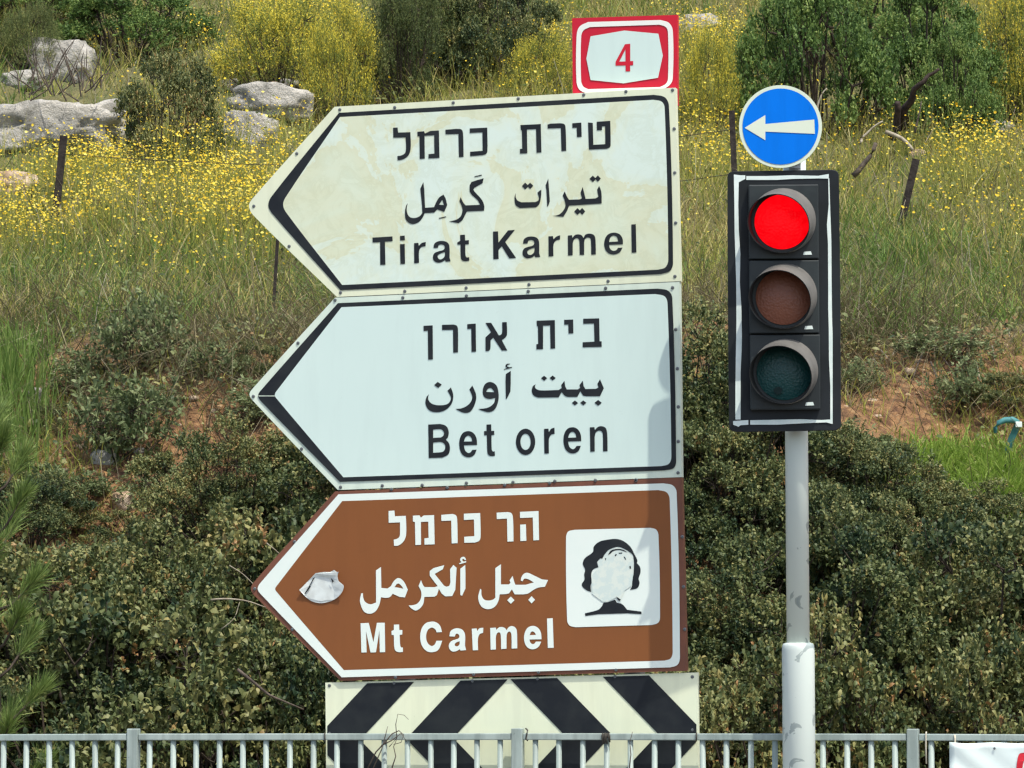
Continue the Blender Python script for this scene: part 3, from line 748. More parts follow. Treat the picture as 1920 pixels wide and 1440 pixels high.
# ------------------------------------------------------------------ traffic signal
pt_top = at(1489.5, 300, 15.21); pt_bot = at(1497.5, 1330, 15.21)
def pole_at(z):
    u = (z - pt_bot[2]) / (pt_top[2] - pt_bot[2])
    return pt_bot + (pt_top - pt_bot) * u
zs = at(1497, 1205, 15.21)[2]
ztop = at(1490, 300, 15.21)[2]
pb = pole_at(ZP)
pole = empty('signal_pole', pb, 'white painted steel pole with chipped paint carrying the traffic signal', 'pole')
mb = MB(); mb.tube([pole_at(zs - 0.01), pole_at(ztop)], 0.0405, 28); mb.build('upper_tube', M['pole'], pole, True)
mb = MB(); mb.tube([pole_at(ZP), pole_at(zs - 0.028), pole_at(zs - 0.012), pole_at(zs - 0.003), pole_at(zs)], [0.0575, 0.0575, 0.0565, 0.052, 0.0425], 32)
mb.build('lower_sleeve', M['pole'], pole, True)
mb = MB(); mb.tube([pole_at(ZP), pole_at(ZP + 0.02)], 0.13, 20); mb.build('base_flange', M['pole'], pole)
SG = Plane(at(1468, 560, YS), math.radians(2))
hitS = SG.hit
sig = empty('traffic_signal', at(1471, 800, YS), 'black three-lamp traffic signal showing red, backboard edged with white tape', 'traffic light')
def splate(name, c, off, thick, m, bev=0.0):
    mb = MB()
    area = sum(c[i][0] * c[(i+1) % len(c)][1] - c[(i+1) % len(c)][0] * c[i][1] for i in range(len(c)))
    if area > 0: c = c[::-1]
    n = len(c)
    fr = [hitS(x, y, off) for x, y in c]; bk = [p_ - SG.n * thick for p_ in fr]
    mb.add(fr + bk, [tuple(range(n)), tuple(range(2*n-1, n-1, -1))] + [((i+1) % n, i, n+i, n+(i+1) % n) for i in range(n)])
    return mb.build(name, m, sig, bevel=bev)
splate('backboard', contour([(1375,321),(1560,318),(1569,321,s),(1573,330,s),(1577,790,s),(1575,802,s),(1566,807),(1380,810),(1370,806,s),(1367,797,s),(1364,333,s),(1367,324,s)], seg=4), 0, 0.012, M['board'], 0.002)
# signal body behind the board, cabinet in front, three modules
splate('rear_cabinet', [(1405,345),(1537,344),(1540,772),(1408,774)], -0.013, 0.055, M['signal'], 0.006)
mods = [((1403.5, 1534.5), (346.5, 486)), ((1404.5, 1535.5), (488.5, 625.5)), ((1406, 1537.5), (628, 768.5))]
lens = [(1466.4, 416.0), (1468.8, 557.5), (1470.5, 698.5)]
lm = ['red_lamp', 'amber_lens', 'green_lens']
ln = ['red_lamp', 'amber_lamp', 'green_lamp']
PXM = F / (YS / math.cos(PITCH))
for i, ((x0, x1), (y0, y1)) in enumerate(mods):
    splate('module', [(x0, y0), (x1, y0 - 1), (x1 + 1, y1 - 1), (x0 + 1, y1)], 0.034, 0.036, M['signal'], 0.004)
    c = hitS(*lens[i], 0.036)
    ex, en, ez = SG.e, SG.n, np.array([0, 0, 1.0])
    # lens: shallow dome
    mb = MB(); n = 40; rings = 6; rl = 0.0965
    V = []; Fc = []
    for a in range(rings + 1):
        f_ = a / rings
        for b in range(n):
            th = 2 * math.pi * b / n
            rr = rl * f_
            V.append(c + ex * rr * math.cos(th) + ez * rr * math.sin(th) + en * (0.002 + 0.016 * (1 - f_ * f_)))
    for a in range(rings):
        for b in range(n):
            Fc.append((a*n+b, (a+1)*n+b, (a+1)*n+(b+1) % n, a*n+(b+1) % n))
    mb.add(V, Fc); lo = mb.build('lens', M[lm[i]], sig, True)
    lo['label'] = ['lit red lamp', 'unlit brownish amber lamp', 'unlit dark green lamp'][i]
    # visor: tapering hood drooping a little to the lower left, longer on top
    mb = MB(); V = []; Fc = []; n = 48; st_n = 6
    r0, r1 = 0.1145, 0.1085
    def vis(th, f_, dr):
        topness = 0.5 + 0.5 * math.sin(th)
        L = 0.03 + 0.085 * topness ** 0.8
        rr = r0 + (r1 - r0) * f_ + dr
        sh = np.array([0, 0, 0.0]) + ex * (-0.027 * f_ * L / 0.11) + ez * (-0.024 * f_ * L / 0.11)
        cc = c + ex * 0.004 + ez * 0.004
        return cc + ex * rr * math.cos(th) + ez * rr * math.sin(th) + en * (L * f_) + sh
    for f_ in np.linspace(0, 1, st_n):
        for b in range(n): V.append(vis(2*math.pi*b/n, f_, 0))
    for a in range(st_n - 1):
        for b in range(n): Fc.append((a*n+b, a*n+(b+1) % n, (a+1)*n+(b+1) % n, (a+1)*n+b))
    mb.add(V, Fc); vo = mb.build('visor', M['visor_out'], sig, True)
    mb = MB(); V = []; Fc = []
    for f_ in np.linspace(1, 0, st_n):
        for b in range(n): V.append(vis(2*math.pi*b/n, f_, -0.003))
    for a in range(st_n - 1):
        for b in range(n): Fc.append((a*n+b, a*n+(b+1) % n, (a+1)*n+(b+1) % n, (a+1)*n+b))
    k0 = len(V)
    for b in range(n): V.append(vis(2*math.pi*b/n, 1.0, -0.0001))
    for b in range(n): Fc.append((k0+b, k0+(b+1) % n, (b+1) % n, b))
    mb.add(V, Fc); mb.build('lining', M['visor_in'], vo, True)
    sx_, sy_ = lens[i][0] + 47, y1 - 11
    mb = MB(); flat(mb, [[(sx_-8, sy_+3), (sx_-6, sy_-3), (sx_+7, sy_-4), (sx_+9, sy_+2.5)]], hitS, 0.036); mb.build('maker_label', M['tape'], sig)
mb = MB(); flat(mb, [ellipse(1459, 732, 8, 7, 16)], hitS, 0.0545); mb.build('lens_spot', M['lens_dark'], sig)
# hand-laid tape
zt = lambda L: [(1340 + x / 2.0571, 140 + y / 2.0571) for x, y in L]
tl = [(74,385),(76,500),(77,610),(80,700),(83,800),(84,960),(82,1060),(80,1200),(80,1330)]
tr_ = [(100,1330),(100,1150),(104,1060),(105,1000),(103,900),(97,800),(99,690),(93,600),(91,500),(93,415),(118,402),(118,388),(100,388)]
rl_ = [(438,400),(440,500),(433,580),(437,650),(438,800),(438,900),(440,980),(441,1100),(446,1200),(446,1335)]
rr_ = [(455,1347),(455,1000),(453,950),(451,800),(450,640),(445,500),(442,400)]
tapes = [zt(tl + tr_), zt(rl_ + rr_),
         zt([(122,391),(200,391),(300,388),(400,390),(440,383),(440,401),(400,400),(300,402),(240,406),(122,406)]),
         zt([(71,1336),(130,1332),(130,1350),(100,1352),(92,1358),(71,1350)]),
         zt([(137,1333),(330,1329),(410,1332),(446,1330),(454,1347),(430,1341),(330,1345),(240,1350),(137,1350)])]
for i, tp in enumerate(tapes):
    mb = MB(); flat(mb, [tp], hitS, 0.0012 + 0.0006 * i); mb.build('tape_strip', M['tape'], sig)
for (a, b) in ((1470, 0), ):
    for py in (380, 560, 740):
        cpt = hitS(1489, py, -0.09)
        mb = MB(); mb.box(cpt, (SG.e, SG.n, (0, 0, 1)), (0.03, 0.03, 0.02)); mb.build('mount', M['signal'], sig)
# blue disc
DP = Plane(at(1463.5, 237, YS - 0.01), math.radians(2))
disc = empty('arrow_disc_sign', DP.hit(1463.5, 310), 'round blue sign with a white left arrow and white rim above the signal', 'road sign')
def dplate(c, off, thick, m, name):
    mb = MB(); c = c[::-1]; n = len(c)
    fr = [DP.hit(x, y, off) for x, y in c]; bk = [p_ - DP.n * thick for p_ in fr]
    mb.add(fr + bk, [tuple(range(n)), tuple(range(2*n-1, n-1, -1))] + [((i+1) % n, i, n+i, n+(i+1) % n) for i in range(n)])
    return mb.build(name, m, disc)
dplate(ellipse(1463.5, 237.2, 77.8, 77.6, 72), 0, 0.012, M['disc_white'], 'plate')
decal('blue_face', [[ellipse(1463.5, 237.2, 71.3, 71.3, 72)]], M['blue'], disc, 0.0015, DP.hit)
o, k = (1300, 0), 1920 / 620
decal('arrow', [[contour([(298,742),(418,668),(418,720),(702,694),(706,777),(418,764),(418,814)], o, k)]], M['disc_white'], disc, 0.003, DP.hit)
cpt = DP.hit(1497, 300, -0.07)
mb = MB(); mb.box(DP.hit(1490, 290, -0.045), (DP.e, DP.n, (0,0,1)), (0.02, 0.032, 0.05)); mb.build('bracket', M['galv'], disc)
# pole continues behind the disc
mb = MB(); mb.tube([pole_at(ztop), pole_at(ztop + 0.16)], 0.028, 16); mb.build('top_stub', M['pole'], pole, True)

# ------------------------------------------------------------------ railing
railing = empty('railing', (base[0], base[1], ZP), 'grey painted steel pedestrian railing across the bottom of the picture', 'railing')
def rail_y(px): return 1381 + 0.000002 * (px - 900) ** 2
def rz(px): return RAIL.hit(px, rail_y(px))
posts = [-1192, -470, 250.5, 971, 1712, 2450, 3190]
barme = {}
seg = []
for i in range(len(posts) - 1):
    a, b = rz(posts[i]), rz(posts[i + 1])
    seg.append((a, b))
    d = (b - a) / np.linalg.norm(b - a); L = np.linalg.norm(b - a)
    nrm = np.cross(d, [0, 0, 1.0]); nrm /= np.linalg.norm(nrm); upv = np.cross(nrm, d)
    for nm, dz in (('top_rail', 0), ('bottom_rail', -(a[2] - ZP - 0.16))):
        mb = MB(); mb.box((a + b) / 2 + np.array([0, 0, dz]), (d, nrm, upv), (L / 2 - 0.0215, 0.016, 0.0118)); mb.build(nm, M['rail'], railing, bevel=0.003)
bars = {1: [7.5,50,92.5,135.5,178,221], 2: [281,325,368,412,455.5,499,544,588,632,676.6,720.5,764,808,851,894.5,938], 3: [1004,1048,1093,1137.7,1182,1227.5,1272,1317,1362,1408,1453,1498,1543,1588.5,1633.5,1678], 4: [1746]}
bars[1] = [221 - 42.8 * q for q in range(16)][::-1]
bars[4] = [1746 + 45.6 * q for q in range(16)]
h0 = rz(900)[2] - ZP - 0.16 - 0.024
mb = MB(); mb.tube([(0, 0, -h0), (0, 0, 0)], 0.0105, 10)
bar_me = mb.mesh('baluster'); bar_me.materials.append(M['rail']); bar_me.shade_smooth()
for grp in bars.values():
    for px in grp:
        q = rz(px)
        ob = bpy.data.objects.new('baluster', bar_me); col.objects.link(ob); ob.parent = railing
        ob.location = Vector(q) - Vector(railing.location) + Vector((0, 0, -0.0118))
        ob.rotation_euler = (random.gauss(0, 0.004), random.gauss(0, 0.006), 0)
        ob.scale = (1, 1, (q[2] - 0.0118 - ZP - 0.16 - 0.0118) / h0)
for px in posts:
    q = rz(px); top = RAIL.hit(px, rail_y(px) - 15.5)[2]
    mb = MB(); mb.box((q[0], q[1], (ZP + top) / 2), (e12, n12, (0, 0, 1)), (0.0205, 0.0205, (top - ZP) / 2)); mb.build('post', M['rail'], railing, bevel=0.003)
# ties, wire ends and dry vine on the railing
def on_rail(px, py, off=0.0): return RAIL.hit(px, py, off)
def tie(pts, r_, m, label, cat='cable tie'):
    mb = MB(); mb.tube([on_rail(x, y, o_) for x, y, o_ in pts], r_, 6); ob = mb.build(cat.replace(' ', '_'), m, None, True)
    return tag(ob, label, cat)
tie([(1737,1372,0.019),(1736,1376,0.021),(1736,1390,0.021),(1736,1402,0.019),(1737,1432,0.016)], 0.0028, M['tie'], 'pale cable tie hanging just right of the right-hand railing post')
tie([(1790,1378,0.017),(1790.5,1386,0.021),(1791,1396,0.024),(1792,1401,0.024)], 0.0035, M['tie'], 'tan cable tie holding the upper left corner of the banner')
tie([(986,1366,0.0),(989,1369,0.018),(988,1376,0.021),(986,1386,0.02),(990,1389,0.02)], 0.003, M['tie_dark'], 'dark wire end twisted round the rail beside the middle post')
tie([(1306,1374,0.018),(1306,1381,0.021),(1305.5,1390,0.02)], 0.0028, M['tie_dark'], 'dark tie on the rail below the right edge of the hazard board')
tie([(609,1374,0.018),(609,1382,0.021),(609.5,1391,0.02)], 0.0028, M['tie_dark'], 'dark tie on the rail below the left edge of the hazard board')
mb = MB()
for q in range(6):
    x0 = 1130 + q * 2.2
    mb.tube([on_rail(x0, 1375 + random.uniform(-1, 1), 0.0185), on_rail(x0 + random.uniform(-2, 2), 1381, 0.022), on_rail(x0 + random.uniform(-5, 5), 1389 + random.uniform(0, 7), 0.02)], 0.003, 5)
tag(mb.build('rag_knot', M['tie_dark'], None, True), 'dark knot of old cord round the rail in front of the striped board', 'knot')
mb = MB()
def wig(pts, r_, off0, off1, n=None):
    P = [on_rail(x, y, off0 + (off1 - off0) * i / (len(pts) - 1)) for i, (x, y) in enumerate(pts)]
    mb.tube(P, [r_ * (1 - 0.6 * i / (len(P) - 1)) for i in range(len(P))], 5)
wig([(690,1440),(705,1410),(722,1392),(735,1376),(748,1370),(757,1378),(752,1392),(738,1396)], 0.003, 0.03, 0.03)
wig([(700,1440),(716,1404),(724,1374),(727,1362)], 0.0025, 0.035, 0.03)
wig([(730,1400),(744,1384),(742,1358),(746,1339),(758,1341),(766,1349)], 0.002, 0.03, 0.03)
wig([(715,1398),(735,1388),(752,1375),(764,1392)], 0.0025, 0.033, 0.03)
wig([(735,1440),(742,1418),(738,1400),(744,1386)], 0.0025, 0.03, 0.034)
wig([(1180,1440),(1183,1415),(1181,1392),(1186,1372)], 0.0025, 0.03, 0.03)
vine = mb.build('dry_vine', M['wood'], None, True)
tag(vine, 'thin dry vine stems twisted round the railing in front of the striped board', 'vine')
# banner at the lower right
BN = Plane(RAIL.p0, math.radians(12), 0.030)
mb = MB(); V = []; Fc = []
nu, nv = 60, 30
for j in range(nv + 1):
    for i in range(nu + 1):
        u, v = i / nu, j / nv
        px = 1780 + u * 700 + 3.0 * v; py = 1391 + 1.5 * math.sin(u * 40) * (1 - v) + v * 330 + (2.5 * abs(math.sin(u * 14)))
        X_ = px - 1780; Y_ = py - 1391
        fold = 0.005 * math.sin(0.11 * (X_ * 0.8 - Y_) + 1.2) * math.exp(-X_ / 90) + 0.004 * math.sin(0.05 * (X_ + 0.5 * Y_)) + 0.003 * math.sin(Y_ * 0.5) * math.exp(-Y_ / 8)
        V.append(BN.hit(px, py, fold))
for j in range(nv):
    for i in range(nu):
        a = j * (nu + 1) + i
        Fc.append((a, a + nu + 1, a + nu + 2, a + 1))
mb.add(V, Fc)
bo = empty('banner', BN.hit(1790, 1500), 'white vinyl banner with a red motif tied to the railing at the lower right corner', 'banner')
bs = mb.build('sheet', M['banner'], bo, True)
md = bs.modifiers.new('thick', 'SOLIDIFY'); md.thickness = 0.001
def bhit(px, py, off=0.0):
    X_ = px - 1780; Y_ = py - 1391
    fold = 0.005 * math.sin(0.11 * (X_ * 0.8 - Y_) + 1.2) * math.exp(-X_ / 90) + 0.004 * math.sin(0.05 * (X_ + 0.5 * Y_)) + 0.003 * math.sin(Y_ * 0.5) * math.exp(-Y_ / 8)
    return BN.hit(px, py, fold + off)
decal('red_motif', [[contour([(1904,1455),(1909,1418,s),(1914,1412,s),(1960,1411,s),(1975,1416,s),(1980,1455),(1972,1455),(1966,1426),(1919,1427),(1915,1455)])]], M['banner_red'], bo, 0.003, bhit)
decal('eyelet', [[ellipse(1864.5, 1403.5, 2.4, 2.4, 12)]], M['bolt'], bo, 0.003, bhit)

# ------------------------------------------------------------------ vegetation generators
def np_mesh(name, V, faces_k, tone=None):
    """faces_k: list of (n_faces, k) index arrays"""
    me = bpy.data.meshes.new(name)
    me.vertices.add(len(V)); me.vertices.foreach_set('co', np.asarray(V, np.float32).ravel())
    loops = np.concatenate([f.ravel() for f in faces_k]).astype(np.int32)
    tot = np.concatenate([np.full(len(f), f.shape[1], np.int32) for f in faces_k])
    start = np.concatenate([[0], np.cumsum(tot)[:-1]]).astype(np.int32)
    me.loops.add(len(loops)); me.loops.foreach_set('vertex_index', loops)
    me.polygons.add(len(tot)); me.polygons.foreach_set('loop_start', start); me.polygons.foreach_set('loop_total', tot)
    if tone is not None:
        at_ = me.attributes.new('tone', 'FLOAT', 'POINT'); at_.data.foreach_set('value', np.asarray(tone, np.float32))
    me.update(calc_edges=True); me.validate()
    return me
def unit(v): return v / (np.linalg.norm(v, axis=-1, keepdims=True) + 1e-9)
def leaves(P, D, Nn, L, W, tone, fold=0.25, name='foliage', six=True):
    """P base, D axis, Nn face normal; each leaf an oval of six points folded on its midrib"""
    n = len(P)
    D = unit(D); S = unit(np.cross(D, Nn)); Nn = unit(np.cross(S, D))
    L = L[:, None]; W = W[:, None]
    if six:
        mid1, mid2 = P + D * L * 0.33, P + D * L * 0.70
        lift = Nn * W * fold
        dro = -Nn * L * 0.12
        V = np.stack([P, mid1 + S * W * 0.5 + lift, mid2 + S * W * 0.42 + lift, P + D * L + dro, mid2 - S * W * 0.42 + lift, mid1 - S * W * 0.5 + lift], 1).reshape(-1, 3)
        k = np.arange(n)[:, None] * 6
        T = np.concatenate([k + [0, 1, 5], k + [2, 3, 4]]); Qd = k + [1, 2, 4, 5]
        return np_mesh(name, V, [T, Qd], np.repeat(tone, 6))
    V = np.stack([P, P + D * L * 0.5 + S * W * 0.5 + Nn * W * fold, P + D * L, P + D * L * 0.5 - S * W * 0.5 + Nn * W * fold], 1).reshape(-1, 3)
    k = np.arange(n)[:, None] * 4
    return np_mesh(name, V, [k + [0, 1, 2, 3]], np.repeat(tone, 4))
def blades(P, D, L, W, bend, tone, name):
    """grass blades: ribbons of two segments bending over"""
    n = len(P)
    D = unit(D)
    up_ = np.array([0, 0, 1.0])
    az_ = rng.uniform(0, 2 * np.pi, n)
    H = np.stack([np.cos(az_), np.sin(az_), np.zeros(n)], 1)
    S = unit(np.stack([np.cos(az_ * 1.7 + 1), 0.5 * np.sin(az_ * 1.7 + 1), 0.1 * np.sin(az_)], 1))
    L_ = L[:, None]; W_ = W[:, None]; b_ = bend if bend.ndim == 2 else H * bend[:, None]
    p1 = P + D * L_ * 0.4 + b_ * L_ * 0.12
    p2 = P + D * L_ * 0.75 + b_ * L_ * 0.42
    p3 = P + D * L_ * 0.98 + b_ * L_ * 0.85 - up_ * (np.linalg.norm(b_, axis=1, keepdims=True) * L_ * 0.15)
    V = np.stack([P - S * W_ * 0.5, P + S * W_ * 0.5, p1 - S * W_ * 0.45, p1 + S * W_ * 0.45, p2 - S * W_ * 0.3, p2 + S * W_ * 0.3, p3], 1).reshape(-1, 3)
    k = np.arange(n)[:, None] * 7
    Qd = np.concatenate([k + [0, 1, 3, 2], k + [2, 3, 5, 4]]); T = k + [4, 5, 6]
    return np_mesh(name, V, [Qd, T], np.repeat(tone, 7))

def shrub_proto(seed, n_cl, n_tw, n_lf, leaf_l, leaf_w, spread=0.24, upright=0.5, hollow=0.35, six=True, tw_len=(0.10, 0.2), stem_r=0.02, topbias=0.0, tips=0.0):
    """unit shrub: radius about 1, height about 1.25; returns foliage and stem meshes"""
    g_ = np.random.default_rng(seed)
    # clump centres over a dome
    az_ = g_.uniform(0, 2 * np.pi, n_cl); zz = g_.uniform(0.0, 1.0, n_cl) ** 0.8
    rr = np.sqrt(1 - (zz * 0.97) ** 2) * g_.uniform(0.55, 0.85, n_cl)
    C = np.stack([rr * np.cos(az_), rr * np.sin(az_), 0.18 + zz * 0.85 * g_.uniform(0.8, 1.1, n_cl)], 1)
    C = np.concatenate([C, g_.normal(0, 1, (n_cl // (8 if topbias else 3), 3)) * [0.3, 0.3, 0.15] + [0, 0, 0.45]])
    sz = g_.uniform(0.6, 1.35, len(C)) * spread
    pick = g_.integers(0, len(C), n_tw)
    d = unit(unit(g_.normal(0, 1, (n_tw, 3))) + np.array([0, 0, topbias]) + unit(C[pick] * [1, 1, 0.4]) * topbias * 0.6)
    rad = sz[pick] * (hollow + (1 - hollow) * g_.uniform(0, 1, n_tw) ** 0.5) * g_.uniform(0.8, 1.25, n_tw)
    T = C[pick] + d * rad[:, None] * [1.1, 1.1, 0.85]
    T[:, 2] = np.abs(T[:, 2]) + 0.02
    ax = unit(d * 0.6 + unit(T - [0, 0, 0.1]) * 0.6 + np.array([0, 0, upright]) + g_.normal(0, 0.35, (n_tw, 3)))
    tl_ = g_.uniform(*tw_len, n_tw)
    ttone = g_.normal(0.44, 0.18, n_tw) + 0.4 * (g_.uniform(0, 1, len(C))[pick] - 0.5)
    # leaves along each twig
    u = np.tile((np.arange(n_lf) + 0.5) / n_lf, n_tw) + g_.normal(0, 0.04, n_lf * n_tw)
    ti = np.repeat(np.arange(n_tw), n_lf)
    P = T[ti] + ax[ti] * (u * tl_[ti])[:, None]
    rnd = unit(g_.normal(0, 1, (len(ti), 3)))
    D_ = unit(ax[ti] * 0.55 + rnd * 0.9)
    Nn = unit(np.array([0, 0, 1.0]) * 0.8 + g_.normal(0, 0.6, (len(ti), 3)))
    Lf = leaf_l * g_.uniform(0.65, 1.25, len(ti)); Wf = leaf_w * g_.uniform(0.7, 1.2, len(ti))
    tone = np.clip(ttone[ti] + g_.normal(0, 0.1, len(ti)) + np.where(g_.uniform(0, 1, len(ti)) > 0.985, 0.4, 0), 0.02, 1)
    if tips:                                  # blossom at the twig ends, green below
        bl = (u > 0.62) & (g_.uniform(0, 1, n_tw)[ti] < tips)
        tone = np.where(bl, np.clip(g_.normal(0.85, 0.1, len(ti)), 0.66, 1), np.clip(tone * 0.75, 0.02, 0.58))
    fol = leaves(P, D_, Nn, Lf, Wf, tone, six=six)
    mb = MB()
    for c in C:
        b0 = np.array([c[0] * 0.12, c[1] * 0.12, -0.12]); m1 = b0 + (c - b0) * 0.45 + g_.normal(0, 0.06, 3)
        mb.tube([b0, m1, c], [stem_r, stem_r * 0.7, stem_r * 0.4], 5, False)
    for q in g_.choice(n_tw, min(n_tw, 170), replace=False):
        c = C[pick[q]]; mid = (c + T[q]) / 2 + g_.normal(0, 0.03, 3)
        mb.tube([c, mid, T[q], T[q] + ax[q] * tl_[q]], [stem_r * 0.4, stem_r * 0.3, stem_r * 0.22, stem_r * 0.1], 4, False)
    return fol, mb.mesh('stems')
protos = {}
def get_proto(kind, var):
    key = (kind, var)
    if key not in protos:
        sd = hash(kind) % 1 + {'lentisk': 100, 'oak': 200, 'broom': 300, 'gold': 400, 'sage': 500, 'low': 600}[kind] + var
        if kind == 'lentisk': f_, s_ = shrub_proto(sd, 34, 2500, 9, 0.031, 0.017, 0.15, 0.35, 0.7, tw_len=(0.05, 0.11), stem_r=0.012, topbias=0.75)
        if kind == 'low': f_, s_ = shrub_proto(sd, 28, 1700, 9, 0.039, 0.023, 0.165, 0.45, 0.65, tw_len=(0.06, 0.13), stem_r=0.012, topbias=0.7)
        if kind == 'oak': f_, s_ = shrub_proto(sd, 40, 2300, 9, 0.036, 0.021, 0.17, 0.4, 0.6, tw_len=(0.06, 0.13), topbias=0.7)
        if kind == 'broom': f_, s_ = shrub_proto(sd, 44, 2600, 11, 0.042, 0.011, 0.19, 0.7, 0.3, topbias=0.5, six=False, tw_len=(0.12, 0.26), stem_r=0.018)
        if kind == 'gold': f_, s_ = shrub_proto(sd, 48, 2300, 11, 0.030, 0.016, 0.2, 0.8, 0.3, topbias=0.5, tips=0.62, six=False, tw_len=(0.14, 0.3), stem_r=0.014)
        if kind == 'sage': f_, s_ = shrub_proto(sd, 12, 230, 8, 0.13, 0.045, 0.42, 1.2, 0.1, stem_r=0.016)
        f_.materials.append(M[{'lentisk': 'lentisk', 'oak': 'oak', 'broom': 'broom', 'gold': 'goldshrub', 'sage': 'sage', 'low': 'lentisk'}[kind]])
        s_.materials.append(M['stem'])
        protos[key] = (f_, s_)
    return protos[key]
def plant(name, kind, var, X, Y, rx, h, label, cat, group=None, ry=None, rot=None, sink=0.05):
    f_, s_ = get_proto(kind, var)
    z = float(ground(X, Y)) - sink
    ro = empty(name, (X, Y, z), label, cat, group)
    ro.rotation_euler = (0, 0, random.uniform(0, 6.28) if rot is None else rot)
    ro.scale = (rx, ry or rx, h / 1.15)
    for nm, me_ in (('foliage', f_), ('stems', s_)):
        ob = bpy.data.objects.new(nm, me_); col.objects.link(ob); ob.parent = ro
    return ro
def top_h(px, py, Y):
    q = at(px, py, Y)
    return q[0], q[2]

# ------------------------------------------------------------------ the thicket behind the railing
SIDE = {'L': 'left of the signs', 'M': 'directly behind the signs', 'R': 'right of the signs'}
ROW = {0: 'low in the thicket just behind the railing', 1: 'half way up the thicket', 2: 'along the upper edge of the thicket'}
def thicket(px, py, Y, var, row, kmin=0.5):
    gk = 'L' if px < 560 else ('M' if px < 1230 else 'R')
    X, zt_ = top_h(px, py, Y)
    h = max(0.4, zt_ - float(ground(X, Y)) + 0.03)
    rx = max(kmin, min(0.95, h / 1.15 * random.uniform(0.8, 0.95)))
    plant('thicket_shrub', 'low' if var % 3 == 0 else 'lentisk', var % 3, X, Y, rx, h, 'dark shrub %s, %s' % (ROW[row], SIDE[gk]), 'shrub', 'shrubs %s, %s' % (ROW[row], SIDE[gk]), ry=min(rx, 0.7))
v = 0
for px in range(-200, 2150, 240):                       # front row
    v += 1
    thicket(px + random.uniform(-60, 60), random.uniform(1110, 1250), 18.3 + random.uniform(-0.15, 0.15), v, 0)
for px in range(-220, 2200, 190):                       # middle row
    v += 1
    thicket(px + random.uniform(-50, 50), random.uniform(960, 1060), 19.2 + random.uniform(-0.2, 0.2), v, 1)
back = [(-380,860),(-150,850),(60,960),(330,985),(470,880),(420,800),(600,800),(760,700),(900,650),(1060,640),(1200,640),(1300,600),(1390,690),(1480,760),(1590,810),(1690,850),(1720,930),(1900,1000),(2080,900),(2280,880)]
for (px, py) in back:
    v += 1
    thicket(px, py, 20.35 + random.uniform(-0.2, 0.2), v, 2, 0.42)
for (px, py) in [(1330,760),(1420,850),(1560,900),(1640,960),(1290,900),(1780,1010),(1860,1060),(520,930),(180,1010)]:
    v += 1
    thicket(px, py, 19.85 + random.uniform(-0.15, 0.15), v, 1, 0.42)
# distinct plants of the bank
X, z_ = top_h(255, 640, 22.15)
plant('sage_shrub', 'sage', 0, X, 22.1, 0.26, 0.42, 'grey-green leafy shrub on the bank left of the middle sign tip', 'shrub')
X, z_ = top_h(230, 770, 21.2)
plant('sage_shrub', 'sage', 1, X, 21.2, 0.30, 0.40, 'sage-coloured low shrub beside the bare earth left of the signs', 'shrub')
X, z_ = top_h(1790, 730, 21.9)
plant('sage_shrub', 'sage', 0, X, 21.8, 0.2, 0.26, 'small pale green shrub on the red earth right of the signal', 'shrub')
for i, (px, py) in enumerate([(150,900),(90,960),(265,735),(330,655),(1600,700),(1895,735),(1610,880),(40,890),(400,690),(480,690),(180,700),(110,790),(520,760),(1560,640),(1780,640),(1500,795),(1570,835),(1640,862),(1705,890),(1765,930),(1830,985),(1890,1020),(105,930),(200,990),(320,925),(425,850),(1480,740),(1350,640)]):
    Ys = np.linspace(18.5, 25, 400); r_ = ray(px, py + 25)
    Y = float(Ys[np.argmax(CAM[2] + r_[2] * Ys / r_[1] <= ground(r_[0] * Ys / r_[1], Ys))])
    X = r_[0] * Y / r_[1]
    plant('bank_plant', 'low' if i % 2 else 'sage', i % 2, X, Y, random.uniform(0.16, 0.3), random.uniform(0.14, 0.26), 'small leafy plant growing on the earth cut', 'plant', 'small plants on the earth cut')
# ------------------------------------------------------------------ upper shrubs
def upper(name, kind, var, px, pyt, pyb, Y, wpx, label, ry=None):
    X, zt_ = top_h(px, pyt, Y)
    zg = float(ground(X, Y))
    h = max(0.3, zt_ - zg) / 0.8
    plant(name, kind, var, X, Y, wpx / 2 / (F / Y), h, label, 'shrub', sink=0.2 * h)
upper('oak_shrub', 'oak', 0, 1520, -30, 300, 30.6, 330, 'large dense green bush above the blue disc sign')
upper('oak_shrub', 'oak', 1, 1740, -10, 300, 31.2, 330, 'large dense green bush behind the curved dead branch, upper right')
upper('oak_shrub', 'oak', 2, 1600, -90, 200, 33.0, 420, 'tall green bush at the top edge behind the two dense bushes at right')
upper('oak_shrub', 'oak', 1, 1790, 90, 300, 30.3, 210, 'lower green bush at the right, in front of the yellow bloom')
upper('broom_shrub', 'broom', 0, 860, -70, 190, 32.5, 380, 'dark olive feathery bush at the top behind the signs, left of the number plate')
upper('dark_shrub', 'lentisk', 2, 930, -40, 190, 32.0, 260, 'dense dark crown at the top, just left of the number plate')
upper('broom_shrub', 'broom', 1, 760, -20, 190, 31.8, 200, 'smaller olive feathery bush at the left foot of the dark bush above the signs')
upper('dark_shrub', 'lentisk', 1, 318, 100, 290, 29.6, 265, 'dense dark rounded bush between the pale rocks, upper left')
upper('gold_shrub', 'gold', 0, 520, 10, 160, 32.5, 260, 'yellow-flowered olive shrub above the rocks at the upper left')
upper('gold_shrub', 'gold', 1, 640, 30, 190, 31.5, 160, 'thin yellow-flowered shrub just left of the dark feathery bush')
upper('gold_shrub', 'gold', 1, 1905, 10, 300, 31.2, 190, 'shrub full of yellow bloom at the upper right edge')
upper('gold_shrub', 'gold', 0, 1010, 80, 190, 31.0, 150, 'small yellow-flowered shrub left of the red number plate')
